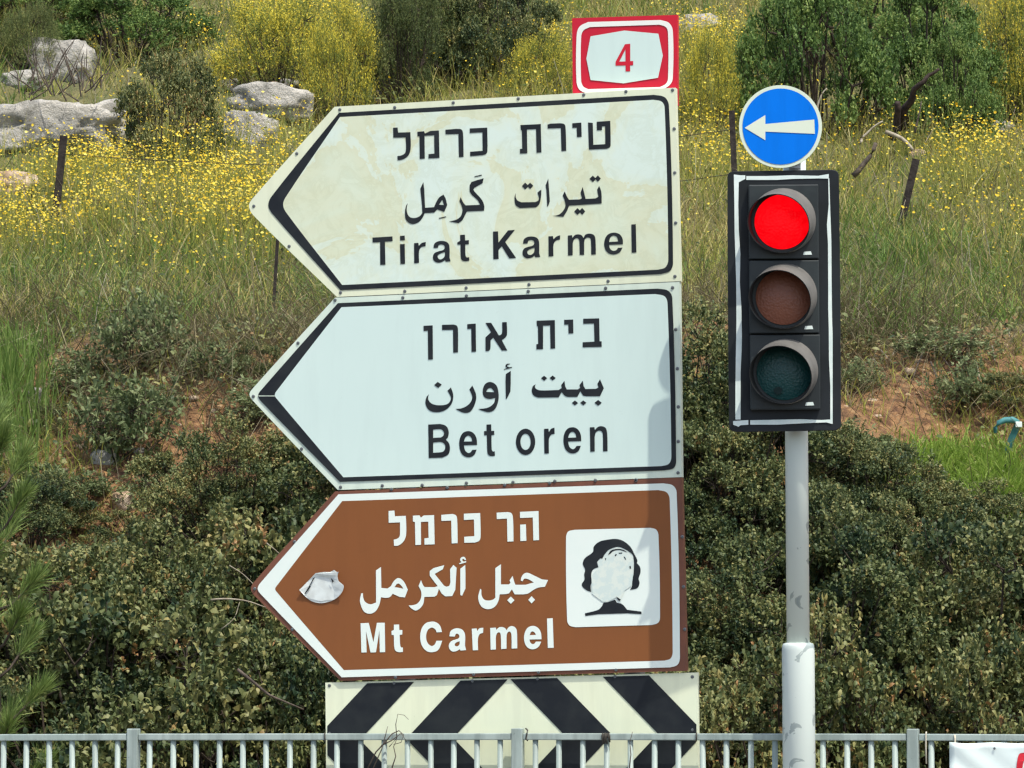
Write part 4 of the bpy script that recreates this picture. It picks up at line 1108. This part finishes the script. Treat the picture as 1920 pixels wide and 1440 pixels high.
upper('gold_shrub', 'gold', 0, 1330, 70, 330, 30.2, 120, 'tall yellow-flowered clump between the number plate and the green bush')
upper('oak_shrub', 'oak', 2, 250, -40, 90, 34.0, 330, 'green bush at the top left edge of the picture')
upper('oak_shrub', 'oak', 0, 40, -60, 90, 34.5, 260, 'green bush in the very top left corner')
upper('broom_shrub', 'broom', 1, 60, 20, 120, 33.2, 140, 'thin grey-green bush beside the upper left rock')
upper('broom_shrub', 'broom', 2, 1170, -60, 40, 35.5, 320, 'olive bush at the top edge above the number plate')
gfar = ('hillside shrub beyond the top edge of the picture', 'shrubs higher on the hillside')
for q in range(15):
    X = random.uniform(-7, 7); Y = random.uniform(35.5, 44)
    if abs(X) < 4 and Y < 37: Y += 2
    kd = random.choice(['oak', 'broom', 'gold', 'oak'])
    plant('hillside_shrub', kd, random.randrange(2), X, Y, random.uniform(0.6, 1.1), random.uniform(0.8, 1.5), gfar[0], 'shrub', gfar[1])
for q in range(8):
    X = random.choice([-1, 1]) * random.uniform(4.9, 7.5); Y = random.uniform(24, 34)
    plant('hillside_shrub', random.choice(['oak', 'broom', 'gold']), random.randrange(2), X, Y, random.uniform(0.4, 0.8), random.uniform(0.5, 1.0), 'shrub on the slope outside the sides of the picture', 'shrub', 'shrubs beside the view')

# ------------------------------------------------------------------ grass and flowers
def scatter(n, x0, x1, y0, y1, wfun):
    out = []
    tot = 0
    while tot < n:
        X = rng.uniform(x0, x1, n * 2); Y = rng.uniform(y0, y1, n * 2)
        Z = ground(X, Y)
        P = np.stack([X, Y, Z], 1)
        px, py = to_px(P)
        keep = rng.uniform(0, 1, len(X)) < wfun(px, py, X, Y)
        P = P[keep]
        out.append(P); tot += len(P)
    return np.concatenate(out)[:n]
def lowf(X, Y, s_, ph=0):
    return 0.5 + 0.25 * (np.sin(X * 1.7 * s_ + ph + 1.3 * np.sin(Y * 0.9 * s_ + ph)) + np.sin(Y * 1.3 * s_ - X * 0.8 * s_ + 2 * ph))
def gauss(px, py, L):
    v = np.zeros_like(px)
    for cx_, cy_, sx_, sy_, a in L:
        v += a * np.exp(-((px - cx_) / sx_) ** 2 - ((py - cy_) / sy_) ** 2)
    return v
GREEN = [(80,540,170,80,0.7),(300,470,200,60,0.3),(560,60,150,60,0.3),(1150,10,150,40,0.5),(640,520,60,70,0.9),(1640,520,130,110,1.0),(1850,560,130,90,0.5),(30,120,60,90,0.4),(420,560,200,60,0.35)]
BUSHY = [(330,200,110,90,1),(1600,150,230,140,1),(860,90,180,110,1)]
ROCKM = [(90,246,150,60),(195,255,55,40),(115,108,52,42),(40,150,45,25),(500,180,80,32),(462,248,48,40),(15,345,58,34),(688,180,30,20),(1306,50,48,30),(1860,240,50,18),(112,330,14,90),(1376,300,10,100),(1700,350,22,60)]
def norock(px, py):
    v = np.ones_like(px)
    for cx_, cy_, hx, hy in ROCKM:
        v = np.where((np.abs(px - cx_) < hx) & (py > cy_ - hy * 0.9) & (py < cy_ + hy + 28), 0.12, v)
    return v
def greenness(px, py): return np.clip(gauss(px, py, GREEN), 0, 1)
def notbush(px, py): return 1 - 0.75 * np.clip(gauss(px, py, BUSHY), 0, 1)
def mk(name, P, L, W, bend, tone, m, label, lean=0.28, D=None):
    n = len(P)
    if D is None: D = np.array([0, 0, 1.0]) + rng.normal(0, lean, (n, 3)) * [1, 1, 0.2]
    me_ = blades(P - [0, 0, 0.03], D, L, W, bend, np.clip(tone, 0, 1), name)
    ob = link(name, me_, m)
    return tag(ob, label, 'grass', kind='stuff')
n = 56000
P = scatter(n, -6.5, 6.5, 23.0, 40, lambda px, py, X, Y: (0.25 + 0.75 * lowf(X, Y, 1.2)) * (1 - 0.8 * greenness(px, py)) * notbush(px, py) * norock(px, py))
mk('dry_grass', P, rng.uniform(0.10, 0.42, n), rng.uniform(0.003, 0.0065, n), rng.uniform(0.1, 1.1, n), rng.normal(0.45, 0.22, n), M['dry'], 'tan dry grass stalks over the flowery slope', 0.42)
n = 60000
P = scatter(n, -6.5, 6.5, 22.9, 40, lambda px, py, X, Y: (0.2 + 0.8 * lowf(X, Y, 1.0, 2)) * (1 - 0.5 * greenness(px, py)) * notbush(px, py) * norock(px, py))
mk('olive_grass', P, rng.uniform(0.08, 0.36, n), rng.uniform(0.0035, 0.008, n), rng.uniform(0.1, 1.0, n), rng.normal(0.45, 0.22, n), M['olivegrass'], 'yellow-green grass and weed stems over the slope', 0.4)
n = 22000
P = scatter(n, -6.5, 6.5, 22.6, 38, lambda px, py, X, Y: np.clip(0.03 + greenness(px, py) + 0.2 * (py > 480) * lowf(X, Y, 1.6, 1), 0, 1))
mk('green_grass', P, rng.uniform(0.10, 0.34, n), rng.uniform(0.004, 0.009, n), rng.uniform(0.2, 1.0, n), rng.normal(0.42, 0.22, n), M['green'], 'fresh green grass along the lower edge of the slope', 0.4)
# dead tangle hanging over the cut
n = 34000
P = scatter(n, -6.5, 6.5, 21.4, 25.0, lambda px, py, X, Y: np.exp(-((Y - 22.9) / 0.95) ** 2) * (0.15 + 0.85 * lowf(X, Y, 1.5, 4)))
D = np.stack([rng.normal(-0.15, 0.8, n), rng.normal(-0.3, 0.45, n), rng.uniform(0.1, 0.9, n)], 1)
bnd = np.stack([rng.normal(-0.15, 0.6, n), rng.normal(-0.4, 0.35, n), rng.normal(-0.35, 0.3, n)], 1)
mk('dead_tangle', P, rng.uniform(0.12, 0.6, n), rng.uniform(0.0028, 0.006, n), bnd, rng.normal(0.42, 0.22, n), M['tangle'], 'brown tangle of dead stems hanging over the earth cut', D=D)
# tangled stems of dead annuals through the grass
n = 17000
P = scatter(n, -6.5, 6.5, 22.9, 32, lambda px, py, X, Y: np.clip(1.15 - (Y - 22.9) / 9, 0.15, 1) * (0.1 + 0.9 * lowf(X, Y, 2.3, 6)) * norock(px, py))
D = np.stack([rng.normal(0, 0.8, n), rng.normal(-0.1, 0.6, n), rng.uniform(0.25, 1.0, n)], 1)
bnd = np.stack([rng.normal(0, 0.45, n), rng.normal(-0.1, 0.4, n), rng.normal(-0.1, 0.3, n)], 1)
mk('tangled_stems', P, rng.uniform(0.15, 0.62, n), rng.uniform(0.0025, 0.005, n), bnd, rng.normal(0.5, 0.28, n), M['tangle'], 'grey-brown tangled dead stems standing through the green grass', D=D)
n = 9000
P = scatter(n, -6, 6, 19.4, 22.0, lambda px, py, X, Y: (0.05 + lowf(X, Y, 2.7, 8)) ** 2)
mk('bank_dry_grass', P, rng.uniform(0.12, 0.42, n), rng.uniform(0.0025, 0.005, n), rng.uniform(0.2, 1.2, n), rng.normal(0.45, 0.25, n), M['tangle'], 'thin dry grass growing among the shrubs of the bank', 0.55)
# bright grass on the right of the bank, pale spikes at the left edge
n = 5200
P = scatter(n, 1.2, 3.4, 20.0, 22.4, lambda px, py, X, Y: np.clip(gauss(px, py, [(1885,940,65,42,1.0),(1775,892,80,30,0.7),(1900,1000,40,25,0.4)]), 0, 1) * (0.15 + 0.85 * lowf(X, Y, 6, 2)))
mk('bright_grass', P, rng.uniform(0.08, 0.24, n), rng.uniform(0.005, 0.011, n), rng.uniform(0.2, 1.0, n), rng.normal(0.5, 0.2, n), M['bright'], 'bright green grass tuft on the bank at the right edge')
n = 900
P = scatter(n, -3.2, -1.6, 20.2, 22.6, lambda px, py, X, Y: np.clip(gauss(px, py, [(20,760,60,110,1.0),(60,800,40,40,0.3)]), 0, 1))
mk('upright_grass', P, rng.uniform(0.15, 0.4, n), rng.uniform(0.005, 0.011, n), rng.uniform(0.05, 0.35, n), rng.normal(0.6, 0.2, n), M['green'], 'upright light green grass spikes at the left edge of the bank', 0.15)
# sparse weeds and dead leaves on the earth cut
n = 17000
P = scatter(n, -6, 6, 19.6, 22.8, lambda px, py, X, Y: lowf(X, Y, 2.2, 3) ** 2)
mk('bank_weeds', P, rng.uniform(0.06, 0.25, n), rng.uniform(0.003, 0.007, n), rng.uniform(0.2, 1.2, n), rng.normal(0.5, 0.25, n), M['olivegrass'], 'sparse weeds growing on the bare earth cut', 0.5)
n = 9000
P = scatter(n, -6, 6, 19.6, 22.7, lambda px, py, X, Y: np.clip(lowf(X, Y, 2.6, 9) - 0.2, 0, 1))
hh = rng.uniform(0.01, 0.15, n)
me_ = leaves(P + np.stack([0*hh, 0*hh, hh], 1), rng.normal(0, 1, (n, 3)) * [1, 1, 0.5], np.array([0, -0.5, 1.0]) + rng.normal(0, 0.5, (n, 3)), rng.uniform(0.02, 0.055, n), rng.uniform(0.01, 0.026, n), np.clip(rng.normal(0.45, 0.25, n), 0, 1), name='bank_leaves')
tag(link('bank_leaves', me_, M['lentisk']), 'low creeping leaves spread over the earth cut', 'ground cover', kind='stuff')
n = 6500
P = scatter(n, -6, 6, 19.5, 22.8, lambda px, py, X, Y: lowf(X, Y, 2.0, 5))
me_ = leaves(P + [0, 0, 0.012], rng.normal(0, 1, (n, 3)) * [1, 1, 0.3], np.array([0, -0.4, 1.0]) + rng.normal(0, 0.4, (n, 3)), rng.uniform(0.015, 0.05, n), rng.uniform(0.008, 0.022, n), np.clip(rng.normal(0.5, 0.25, n), 0, 1), name='leaf_litter')
tag(link('leaf_litter', me_, M['litter']), 'fallen dead leaves and debris on the earth cut', 'leaf litter', kind='stuff')
# broad low weeds between the grasses
n = 26000
P = scatter(n, -6.5, 6.5, 22.2, 36, lambda px, py, X, Y: np.clip(lowf(X, Y, 2.6, 7) - 0.25, 0, 1))
hh = rng.uniform(0.02, 0.26, n)
me_ = leaves(P + np.stack([0*hh, 0*hh, hh], 1), rng.normal(0, 1, (n, 3)) * [1, 1, 0.5], np.array([0, -0.5, 1.0]) + rng.normal(0, 0.5, (n, 3)), rng.uniform(0.015, 0.05, n), rng.uniform(0.007, 0.018, n), np.clip(rng.normal(0.45, 0.25, n), 0, 1), name='low_weeds')
tag(link('low_weeds', me_, M['broom']), 'low broad-leaved weeds between the grasses of the slope', 'weeds', kind='stuff')
# yellow wildflowers
FL = [(330,330,150,80,1.0),(460,420,110,70,0.9),(60,470,90,40,0.8),(150,370,160,80,0.75),(520,80,120,60,1.0),(640,130,60,80,0.5),(1000,150,70,50,0.9),(1325,150,55,90,1.3),(1340,330,60,100,0.6),(1890,130,60,130,2.2),(1700,350,190,70,0.35),(1850,320,90,30,0.15),(1450,330,120,60,0.4),(230,420,260,90,0.35),(1080,10,120,30,0.3),(-150,400,150,100,0.6),(2050,350,150,150,0.6)]
nc, per = 1500, 17
P0 = scatter(nc, -6.5, 6.5, 23.2, 38, lambda px, py, X, Y: np.clip(gauss(px, py, FL), 0, 1) * norock(px, py) * np.clip(2.4 * lowf(X, Y, 3.1, 5) - 0.55, 0.06, 1))
n = nc * per
spread_ = np.repeat(rng.uniform(0.05, 0.2, nc), per)
P = np.repeat(P0, per, 0) + np.stack([rng.normal(0, 1, n) * spread_, rng.normal(0, 1, n) * spread_, np.zeros(n)], 1)
P[:, 2] = ground(P[:, 0], P[:, 1])
hh = np.repeat(rng.uniform(0.16, 0.36, nc), per) + rng.uniform(-0.12, 0.1, n)
C = P + np.stack([rng.normal(0, 0.05, n), rng.normal(0, 0.05, n), hh], 1)
Nn = unit(np.array([0.1, -0.55, 0.85]) + rng.normal(0, 0.45, (n, 3)))
Sx = unit(np.cross(Nn, rng.normal(0, 1, (n, 3)))); Sy = np.cross(Nn, Sx)
rr = rng.uniform(0.004, 0.0115, n)[:, None] * np.repeat(rng.uniform(0.7, 1.15, nc), per)[:, None]
kk = 7
ring = [C + Nn * rr * 0.35 + rr * (Sx * math.cos(2*math.pi*q/kk) + Sy * math.sin(2*math.pi*q/kk)) * (1 if q % 2 else 0.86) for q in range(kk)]
V = np.stack([C] + ring, 1).reshape(-1, 3)
k_ = np.arange(n)[:, None] * (kk + 1)
T = np.concatenate([k_ + [0, 1 + q, 1 + (q + 1) % kk] for q in range(kk)])
fm = np_mesh('yellow_wildflowers', V, [T], np.repeat(np.clip(rng.normal(0.5, 0.25, n), 0, 1), kk + 1))
tag(link('yellow_wildflowers', fm, M['flower']), 'small yellow wildflower heads scattered over the slope', 'wildflowers', kind='stuff')
me_ = blades(P - [0, 0, 0.02], C - P + [0, 0, 0.02], np.linalg.norm(C - P, axis=1) * 1.03, np.full(n, 0.004), np.zeros(n), np.clip(rng.normal(0.5, 0.2, n), 0, 1), 'flower_stalks')
tag(link('flower_stalks', me_, M['olivegrass']), 'thin green stalks carrying the yellow wildflowers', 'stalks', kind='stuff')

# ------------------------------------------------------------------ young pine at the left edge
YP = 17.75
X, z_ = top_h(-10, 780, YP)
zg = float(ground(X, YP))
pine = empty('young_pine', (X, YP, zg), 'young pine with long light green needles at the lower left edge', 'pine')
mb = MB(); tips = []
zt_ = at(-10, 800, YP)[2]
trunk = [np.array([X, YP, zg - 0.1 + (zt_ - zg + 0.1) * u]) + np.array([0.03 * math.sin(5 * u), 0, 0]) for u in np.linspace(0, 1, 6)]
mb.tube(trunk, [0.03, 0.026, 0.022, 0.017, 0.012, 0.006], 7)
for q in range(34):
    u = 0.12 + 0.88 * q / 34
    b0 = trunk[0] + (trunk[-1] - trunk[0]) * u
    a_ = q * 2.4; ln_ = 0.26 * (1.1 - 0.6 * u)
    tip = b0 + np.array([math.cos(a_) * ln_, math.sin(a_) * ln_, 0.14 + random.uniform(-0.03, 0.08)])
    mid = (b0 + tip) / 2 - np.array([0, 0, 0.03])
    mb.tube([b0, mid, tip], [0.008, 0.006, 0.003], 5)
    for f_ in (0.35, 0.5, 0.65, 0.8, 0.9, 1.0): tips.append((mid + (tip - mid) * f_, tip - mid))
mb.build('trunk', M['stem'], pine, True)
tp = np.repeat(np.array([a for a, b in tips]), 42, 0); td = np.repeat(unit(np.array([b for a, b in tips])), 42, 0)
n = len(tp)
D = unit(td * 1.0 + [0, 0, 0.25] + rng.normal(0, 0.45, (n, 3)))
me_ = leaves(tp + D * 0.005, D, rng.normal(0, 1, (n, 3)), rng.uniform(0.07, 0.13, n), np.full(n, 0.0036), np.clip(rng.normal(0.5, 0.22, n), 0, 1), name='needles', six=False)
link('needles', me_, M['pine'], pine)

# ------------------------------------------------------------------ rocks
def rock(name, px, py, Y, wpx, hpx, label, m='rock', seed=0, depth=None, group=None, flatn=0.6, sub=4, sink=0.3, cat='rock'):
    import bmesh
    bm = bmesh.new()
    bmesh.ops.create_icosphere(bm, subdivisions=sub, radius=1.0)
    sc_ = Y / F
    rx, rz_ = wpx * sc_ / 2, hpx * sc_ / 2
    ry = depth or rx * 0.8
    off = Vector((seed * 3.1, seed * 1.7, seed * 0.9))
    for v_ in bm.verts:
        d = v_.co.normalized()
        r_ = 1.0 + 0.32 * mnoise.fractal(d * 1.3 + off, 1.0, 2.0, 3) + 0.16 * mnoise.fractal(d * 4.5 + off, 0.8, 2.1, 5)
        cell = mnoise.voronoi(d * 2.1 + off)[0]
        r_ -= 0.16 * max(0.0, 0.35 - (cell[1] - cell[0])) 
        c = d * r_
        c = Vector((max(-0.86, min(0.9, c.x)), max(-0.82, min(0.85, c.y)), max(-0.8, min(0.78 + 0.1 * mnoise.noise(d * 2 + off), c.z))))
        v_.co = Vector((c.x * rx * 1.12, c.y * ry, c.z * rz_ * 1.2))
    me_ = bpy.data.meshes.new(name); bm.to_mesh(me_); bm.free()
    q = at(px, py, Y) - np.array([0, -0.1 * ry, 0.12 * rz_])
    ob = link(name, me_, M[m])
    me_.shade_smooth()
    ob.location = q
    ob.rotation_euler = (random.uniform(-0.1, 0.1), random.uniform(-0.12, 0.12), random.uniform(-0.4, 0.4))
    return tag(ob, label, cat, group)
def rock_g(name, px, py, wpx, hpx, label, **kw):
    """depth found where the pixel meets the ground"""
    Ys = np.linspace(17.5, 44, 500)
    r = ray(px, py + hpx * 0.35)
    Zr = CAM[2] + r[2] * Ys / r[1]; Xr = r[0] * Ys / r[1]
    hitm = Zr <= ground(Xr, Ys)
    Y = Ys[np.argmax(hitm)] if hitm.any() else 34
    return rock(name, px, py, Y, wpx, hpx, label, **kw)
rock_g('boulder', 85, 250, 310, 115, 'long pale limestone slab at the left edge behind the leaning post', seed=1, sub=5)
rock_g('boulder', 195, 255, 90, 62, 'grey limestone block at the right end of the long slab, upper left', seed=2)
rock_g('boulder', 115, 112, 120, 90, 'pale weathered limestone rock high at the upper left, above the slab', seed=3)
rock_g('boulder', 40, 150, 80, 40, 'grey stone at the upper left edge above the slab', seed=4)
rock_g('boulder', 505, 192, 165, 70, 'flat grey limestone ledge left of the top corner of the arrow sign', seed=5)
rock_g('boulder', 505, 162, 34, 22, 'small tan stone lying on the grey ledge', seed=6, m='ochre', sub=3)
rock_g('boulder', 540, 158, 38, 24, 'small grey stone at the right end of the ledge', seed=61, sub=3)
rock_g('boulder', 430, 158, 32, 22, 'small grey stone at the left end of the ledge', seed=62, sub=3)
rock_g('boulder', 468, 246, 105, 85, 'grey limestone rock in the yellow flowers below the ledge', seed=7)
rock_g('boulder', 15, 345, 110, 56, 'tan limestone rock low at the left edge in the flowers', seed=8, m='ochre')
rock_g('boulder', 688, 180, 56, 32, 'pale speckled stone just above the top edge of the arrow sign', seed=9, sub=3)
rock_g('boulder', 1306, 50, 90, 52, 'rounded grey limestone rock right of the red number plate', seed=10)
rock_g('boulder', 1720, 290, 34, 24, 'pinkish stone at the head of the leaning rusty stake', seed=11, m='ochre', sub=3)
rock_g('boulder', 1860, 240, 90, 30, 'pale grey rock at the right edge under the yellow bloom', seed=12)
rock_g('boulder', 66, 745, 30, 44, 'grey stone on the bank at the left edge above the pine', seed=13, sub=3)
rock_g('boulder', 195, 858, 52, 34, 'pale yellow-grey stone on the bare earth left of the signs', seed=14, m='rock', sub=3)
rock_g('earth_clod', 232, 940, 46, 44, 'orange clod of earth standing out of the dark thicket, left', seed=15, m='ochre', sub=3, cat='clod')
rock_g('boulder', 260, 845, 30, 12, 'small flat yellowish stone on the earth right of the pale stone', seed=16, sub=3)
gst = 'loose small stone on the bare earth cut'
spots = [(215,815),(175,790),(150,835),(330,800),(360,745),(400,770),(430,700),(455,735),(470,760),(310,720),(90,870),(60,880),(1640,755),(1650,780),(1700,700),(1760,745),(1820,700),(1840,820),(1838,838),(1905,870),(1590,770),(1720,680),(240,790),(120,880),(480,820)]
for i, (px, py) in enumerate(spots):
    rock_g('loose_stone', px + random.uniform(-6, 6), py + random.uniform(-5, 5), random.uniform(12, 26), random.uniform(8, 15), gst, seed=30 + i, m='ochre', sub=2, group='loose stones on the earth cut', cat='stone')

# ------------------------------------------------------------------ old fence stakes, dead wood, scrap
def gy(px, py):
    Ys = np.linspace(17.5, 44, 800); r = ray(px, py)
    Zr = CAM[2] + r[2] * Ys / r[1]; Xr = r[0] * Ys / r[1]
    hm = Zr <= ground(Xr, Ys)
    return float(Ys[np.argmax(hm)])
def stake(p0, p1, wpx, label):
    Y = gy(p0[0], p0[1] + 20)
    a, b = at(*p0, Y), at(*p1, Y - 0.05)
    d = (b - a) / np.linalg.norm(b - a); a = a - d * 0.25
    hw = wpx * Y / F / 2
    sx_ = np.cross(d, [0, -1.0, 0]); sx_ /= np.linalg.norm(sx_); sy_ = np.cross(d, sx_)
    ro = empty('fence_stake', a, label, 'stake')
    L = np.linalg.norm(b - a)
    mb = MB(); mb.box((a + b) / 2, (sx_, sy_, d), (hw, 0.0035, L / 2)); mb.build('flange', M['rust'], ro)
    mb = MB(); mb.box((a + b) / 2 + sx_ * (hw - 0.0035) + sy_ * (hw + 0.003), (sy_, sx_, d), (hw - 0.002, 0.0035, L / 2 - 0.001)); mb.build('flange', M['rust'], ro)
    return b
s1 = stake((100, 440), (119, 254), 13, 'dark rusty angle-iron stake leaning among the flowers at the left')
s2 = stake((1381, 420), (1372, 207), 11, 'dark upright angle-iron stake left of the blue disc sign')
s3 = stake((1688, 425), (1718, 298), 14, 'short dark stake leaning on the slope right of the signal')
s4 = stake((512, 590), (522, 420), 6, 'thin dark stake below the tip of the top sign')
mb = MB()
for za in (0.12, 0.4):
    pts = []
    for u in np.linspace(0, 1, 30):
        q = s1 + (s2 - s1) * u - np.array([0, 0, za + 0.14 * math.sin(math.pi * u)])
        pts.append(q)
    mb.tube(pts, 0.0022, 4)
wr = mb.build('fence_wire', M['rust']); tag(wr, 'thin rusty wire strung between the old stakes behind the signs', 'wire')
def dead(name, pts, Y, r0, r1, m, label, n=7, cat='branch', group=None):
    mb = MB()
    P = [at(x, y, Y + dy) for x, y, dy in pts]
    # smooth the path
    Q_ = []
    for i in range(len(P) - 1):
        for u in (0, 0.33, 0.66): Q_.append(P[i] * (1 - u) + P[i + 1] * u)
    Q_.append(P[-1])
    kr = np.random.default_rng(int(abs(P[0][0]) * 1e4))
    Q_ = [Q_[0]] + [q + kr.normal(0, 0.35 * max(r0, 0.004), 3) for q in Q_[1:]]
    for _ in range(1):
        Q_ = [Q_[0]] + [(Q_[i-1] + 2 * Q_[i] + Q_[i+1]) / 4 for i in range(1, len(Q_) - 1)] + [Q_[-1]]
    mb.tube(Q_, list(np.linspace(r0, r1, len(Q_))), n)
    return tag(mb.build(name, M[m], None, True), label, cat, group)
Yd = 29.3
dead('dead_branch', [(1690,240,0.1),(1688,215,0),(1705,195,-0.1),(1715,165,-0.15),(1735,145,-0.2),(1761,131,-0.2)], Yd, 0.036, 0.010, 'darkwood', 'dark curved dead branch rising in front of the green bush at the upper right')
dead('dead_branch', [(1672,260,0),(1683,230,0),(1685,195,-0.1)], Yd, 0.035, 0.02, 'darkwood', 'short dark stump beside the curved dead branch')
dead('dead_branch', [(1715,250,0),(1722,220,0),(1728,190,0)], Yd, 0.008, 0.004, 'wood', 'thin upright twig right of the curved dead branch')
dead('dead_branch', [(1600,330,0),(1625,300,0),(1645,270,0)], Yd - 1.4, 0.02, 0.012, 'wood', 'grey weathered stick leaning on the slope below the green bush')
dead('dead_branch', [(1660,247,0),(1690,260,0),(1712,285,0)], Yd - 0.4, 0.016, 0.012, 'paletwig', 'pale broken stick lying toward the pinkish stone')
dead('dead_branch', [(1612,270,0),(1618,255,0),(1636,240,0),(1655,225,0)], Yd - 0.4, 0.010, 0.005, 'paletwig', 'pale forked twig below the green bush, right of the disc sign')
dead('dead_branch', [(1530,235,0),(1534,195,0),(1540,178,0),(1550,165,0)], Yd - 0.3, 0.009, 0.004, 'paletwig', 'pale twig rising behind the right rim of the blue disc')
dead('dead_branch', [(395,1125,0),(430,1122,0),(470,1128,0),(500,1140,0)], 18.1, 0.0045, 0.0018, 'paletwig', 'pale dry twig poking out of the thicket left of the brown sign')
dead('dead_branch', [(430,1060,0),(455,1075,0),(480,1100,0)], 18.1, 0.0024, 0.0014, 'paletwig', 'thin pale twig left of the tip of the brown sign')
dead('dead_branch', [(500,1018,0),(515,1030,0),(535,1050,0)], 17.8, 0.0024, 0.0014, 'paletwig', 'thin pale twig above the tip of the brown sign')
dead('dead_branch', [(415,1180,0),(440,1160,0),(450,1130,0)], 18.1, 0.0024, 0.0012, 'paletwig', 'bent pale twig in the thicket below the brown sign tip')
dead('dead_branch', [(445,1255,0),(500,1300,0),(520,1310,0),(570,1330,0)], 17.7, 0.007, 0.003, 'wood', 'broken reddish branch low in the thicket left of the striped board')
gt = 'thin pale dry stalk standing in the grass of the slope'
for q in range(46):
    px = random.choice([random.uniform(0, 460), random.uniform(1540, 1910), random.uniform(0, 1900)]); py = random.uniform(230, 640)
    Y = gy(px, py)
    hgt = random.uniform(60, 150); ln_ = random.uniform(-40, 40)
    dead('dry_stalk', [(px, py + 10, 0), (px + ln_ * 0.3, py - hgt * 0.5, 0), (px + ln_, py - hgt, 0)], Y, 0.0026, 0.0012, 'paletwig', gt, 4, 'stalk', 'dry stalks on the slope')
gt = 'dead twig hanging down the earth cut'
for q in range(40):
    px = random.choice([random.uniform(30, 470), random.uniform(1600, 1910)]); py = random.uniform(610, 700)
    Y = gy(px, py) - 0.1
    l_ = random.uniform(50, 130); sw = random.uniform(-60, 60)
    dead('dead_twig', [(px, py, 0), (px + sw * 0.4, py + l_ * 0.35, -0.15), (px + sw, py + l_, -0.2)], Y, 0.005, 0.002, 'paletwig' if q % 3 == 0 else 'wood', gt, 4, 'twig', 'dead twigs hanging over the cut')
# bare thorny twigs at the upper left
mb = MB()
for q in range(38):
    px = random.uniform(30, 190); py = random.uniform(150, 190); Y = 30.2 + random.uniform(-0.2, 0.4)
    a = at(px, py, Y); b = at(px + random.uniform(-50, 50), py - random.uniform(30, 95), Y)
    mb.tube([a, (a + b) / 2 + rng.normal(0, 0.03, 3), b], [0.006, 0.004, 0.002], 4)
tw = mb.build('bare_thorn_bush', M['wood']); tag(tw, 'leafless grey thorn bush among the rocks at the upper left', 'bush')
# teal bent metal
YT = gy(1884, 866) - 0.03
tp_ = [at(1881, 862, YT), at(1894, 828, YT - 0.02), at(1905, 803, YT - 0.04), at(1909, 795, YT - 0.05)]
tp_[0] = tp_[0] - np.array([0, 0, 0.06])
tro = empty('bent_metal_bar', tp_[0], 'bent teal-painted metal bar sticking out of the bank at the right edge', 'scrap metal')
mb = MB()
for i in range(3):
    a, b = tp_[i], tp_[i + 1]; d = (b - a); L = np.linalg.norm(d); d /= L
    sx_ = np.cross(d, [0, -1.0, 0]); sx_ /= np.linalg.norm(sx_)
    mb.box((a + b) / 2, (sx_, np.cross(d, sx_), d), (0.016, 0.008, L / 2 + 0.004))
mb.build('shaft', M['teal'], tro, bevel=0.003)
mb = MB()
hk = [(1866,812),(1866,802),(1872,793),(1884,788),(1898,787),(1910,792)]
mb.tube([at(x, y, YT - 0.06) for x, y in hk], [0.008, 0.011, 0.013, 0.015, 0.016, 0.012], 8)
mb.build('hook', M['teal'], tro, True)
mb = MB(); mb.box(at(1910, 796, YT - 0.075), ((1,0,0),(0,1,0),(0,0,1)), (0.016, 0.008, 0.014)); mb.build('end_plate', M['letter_white'], tro, bevel=0.003)
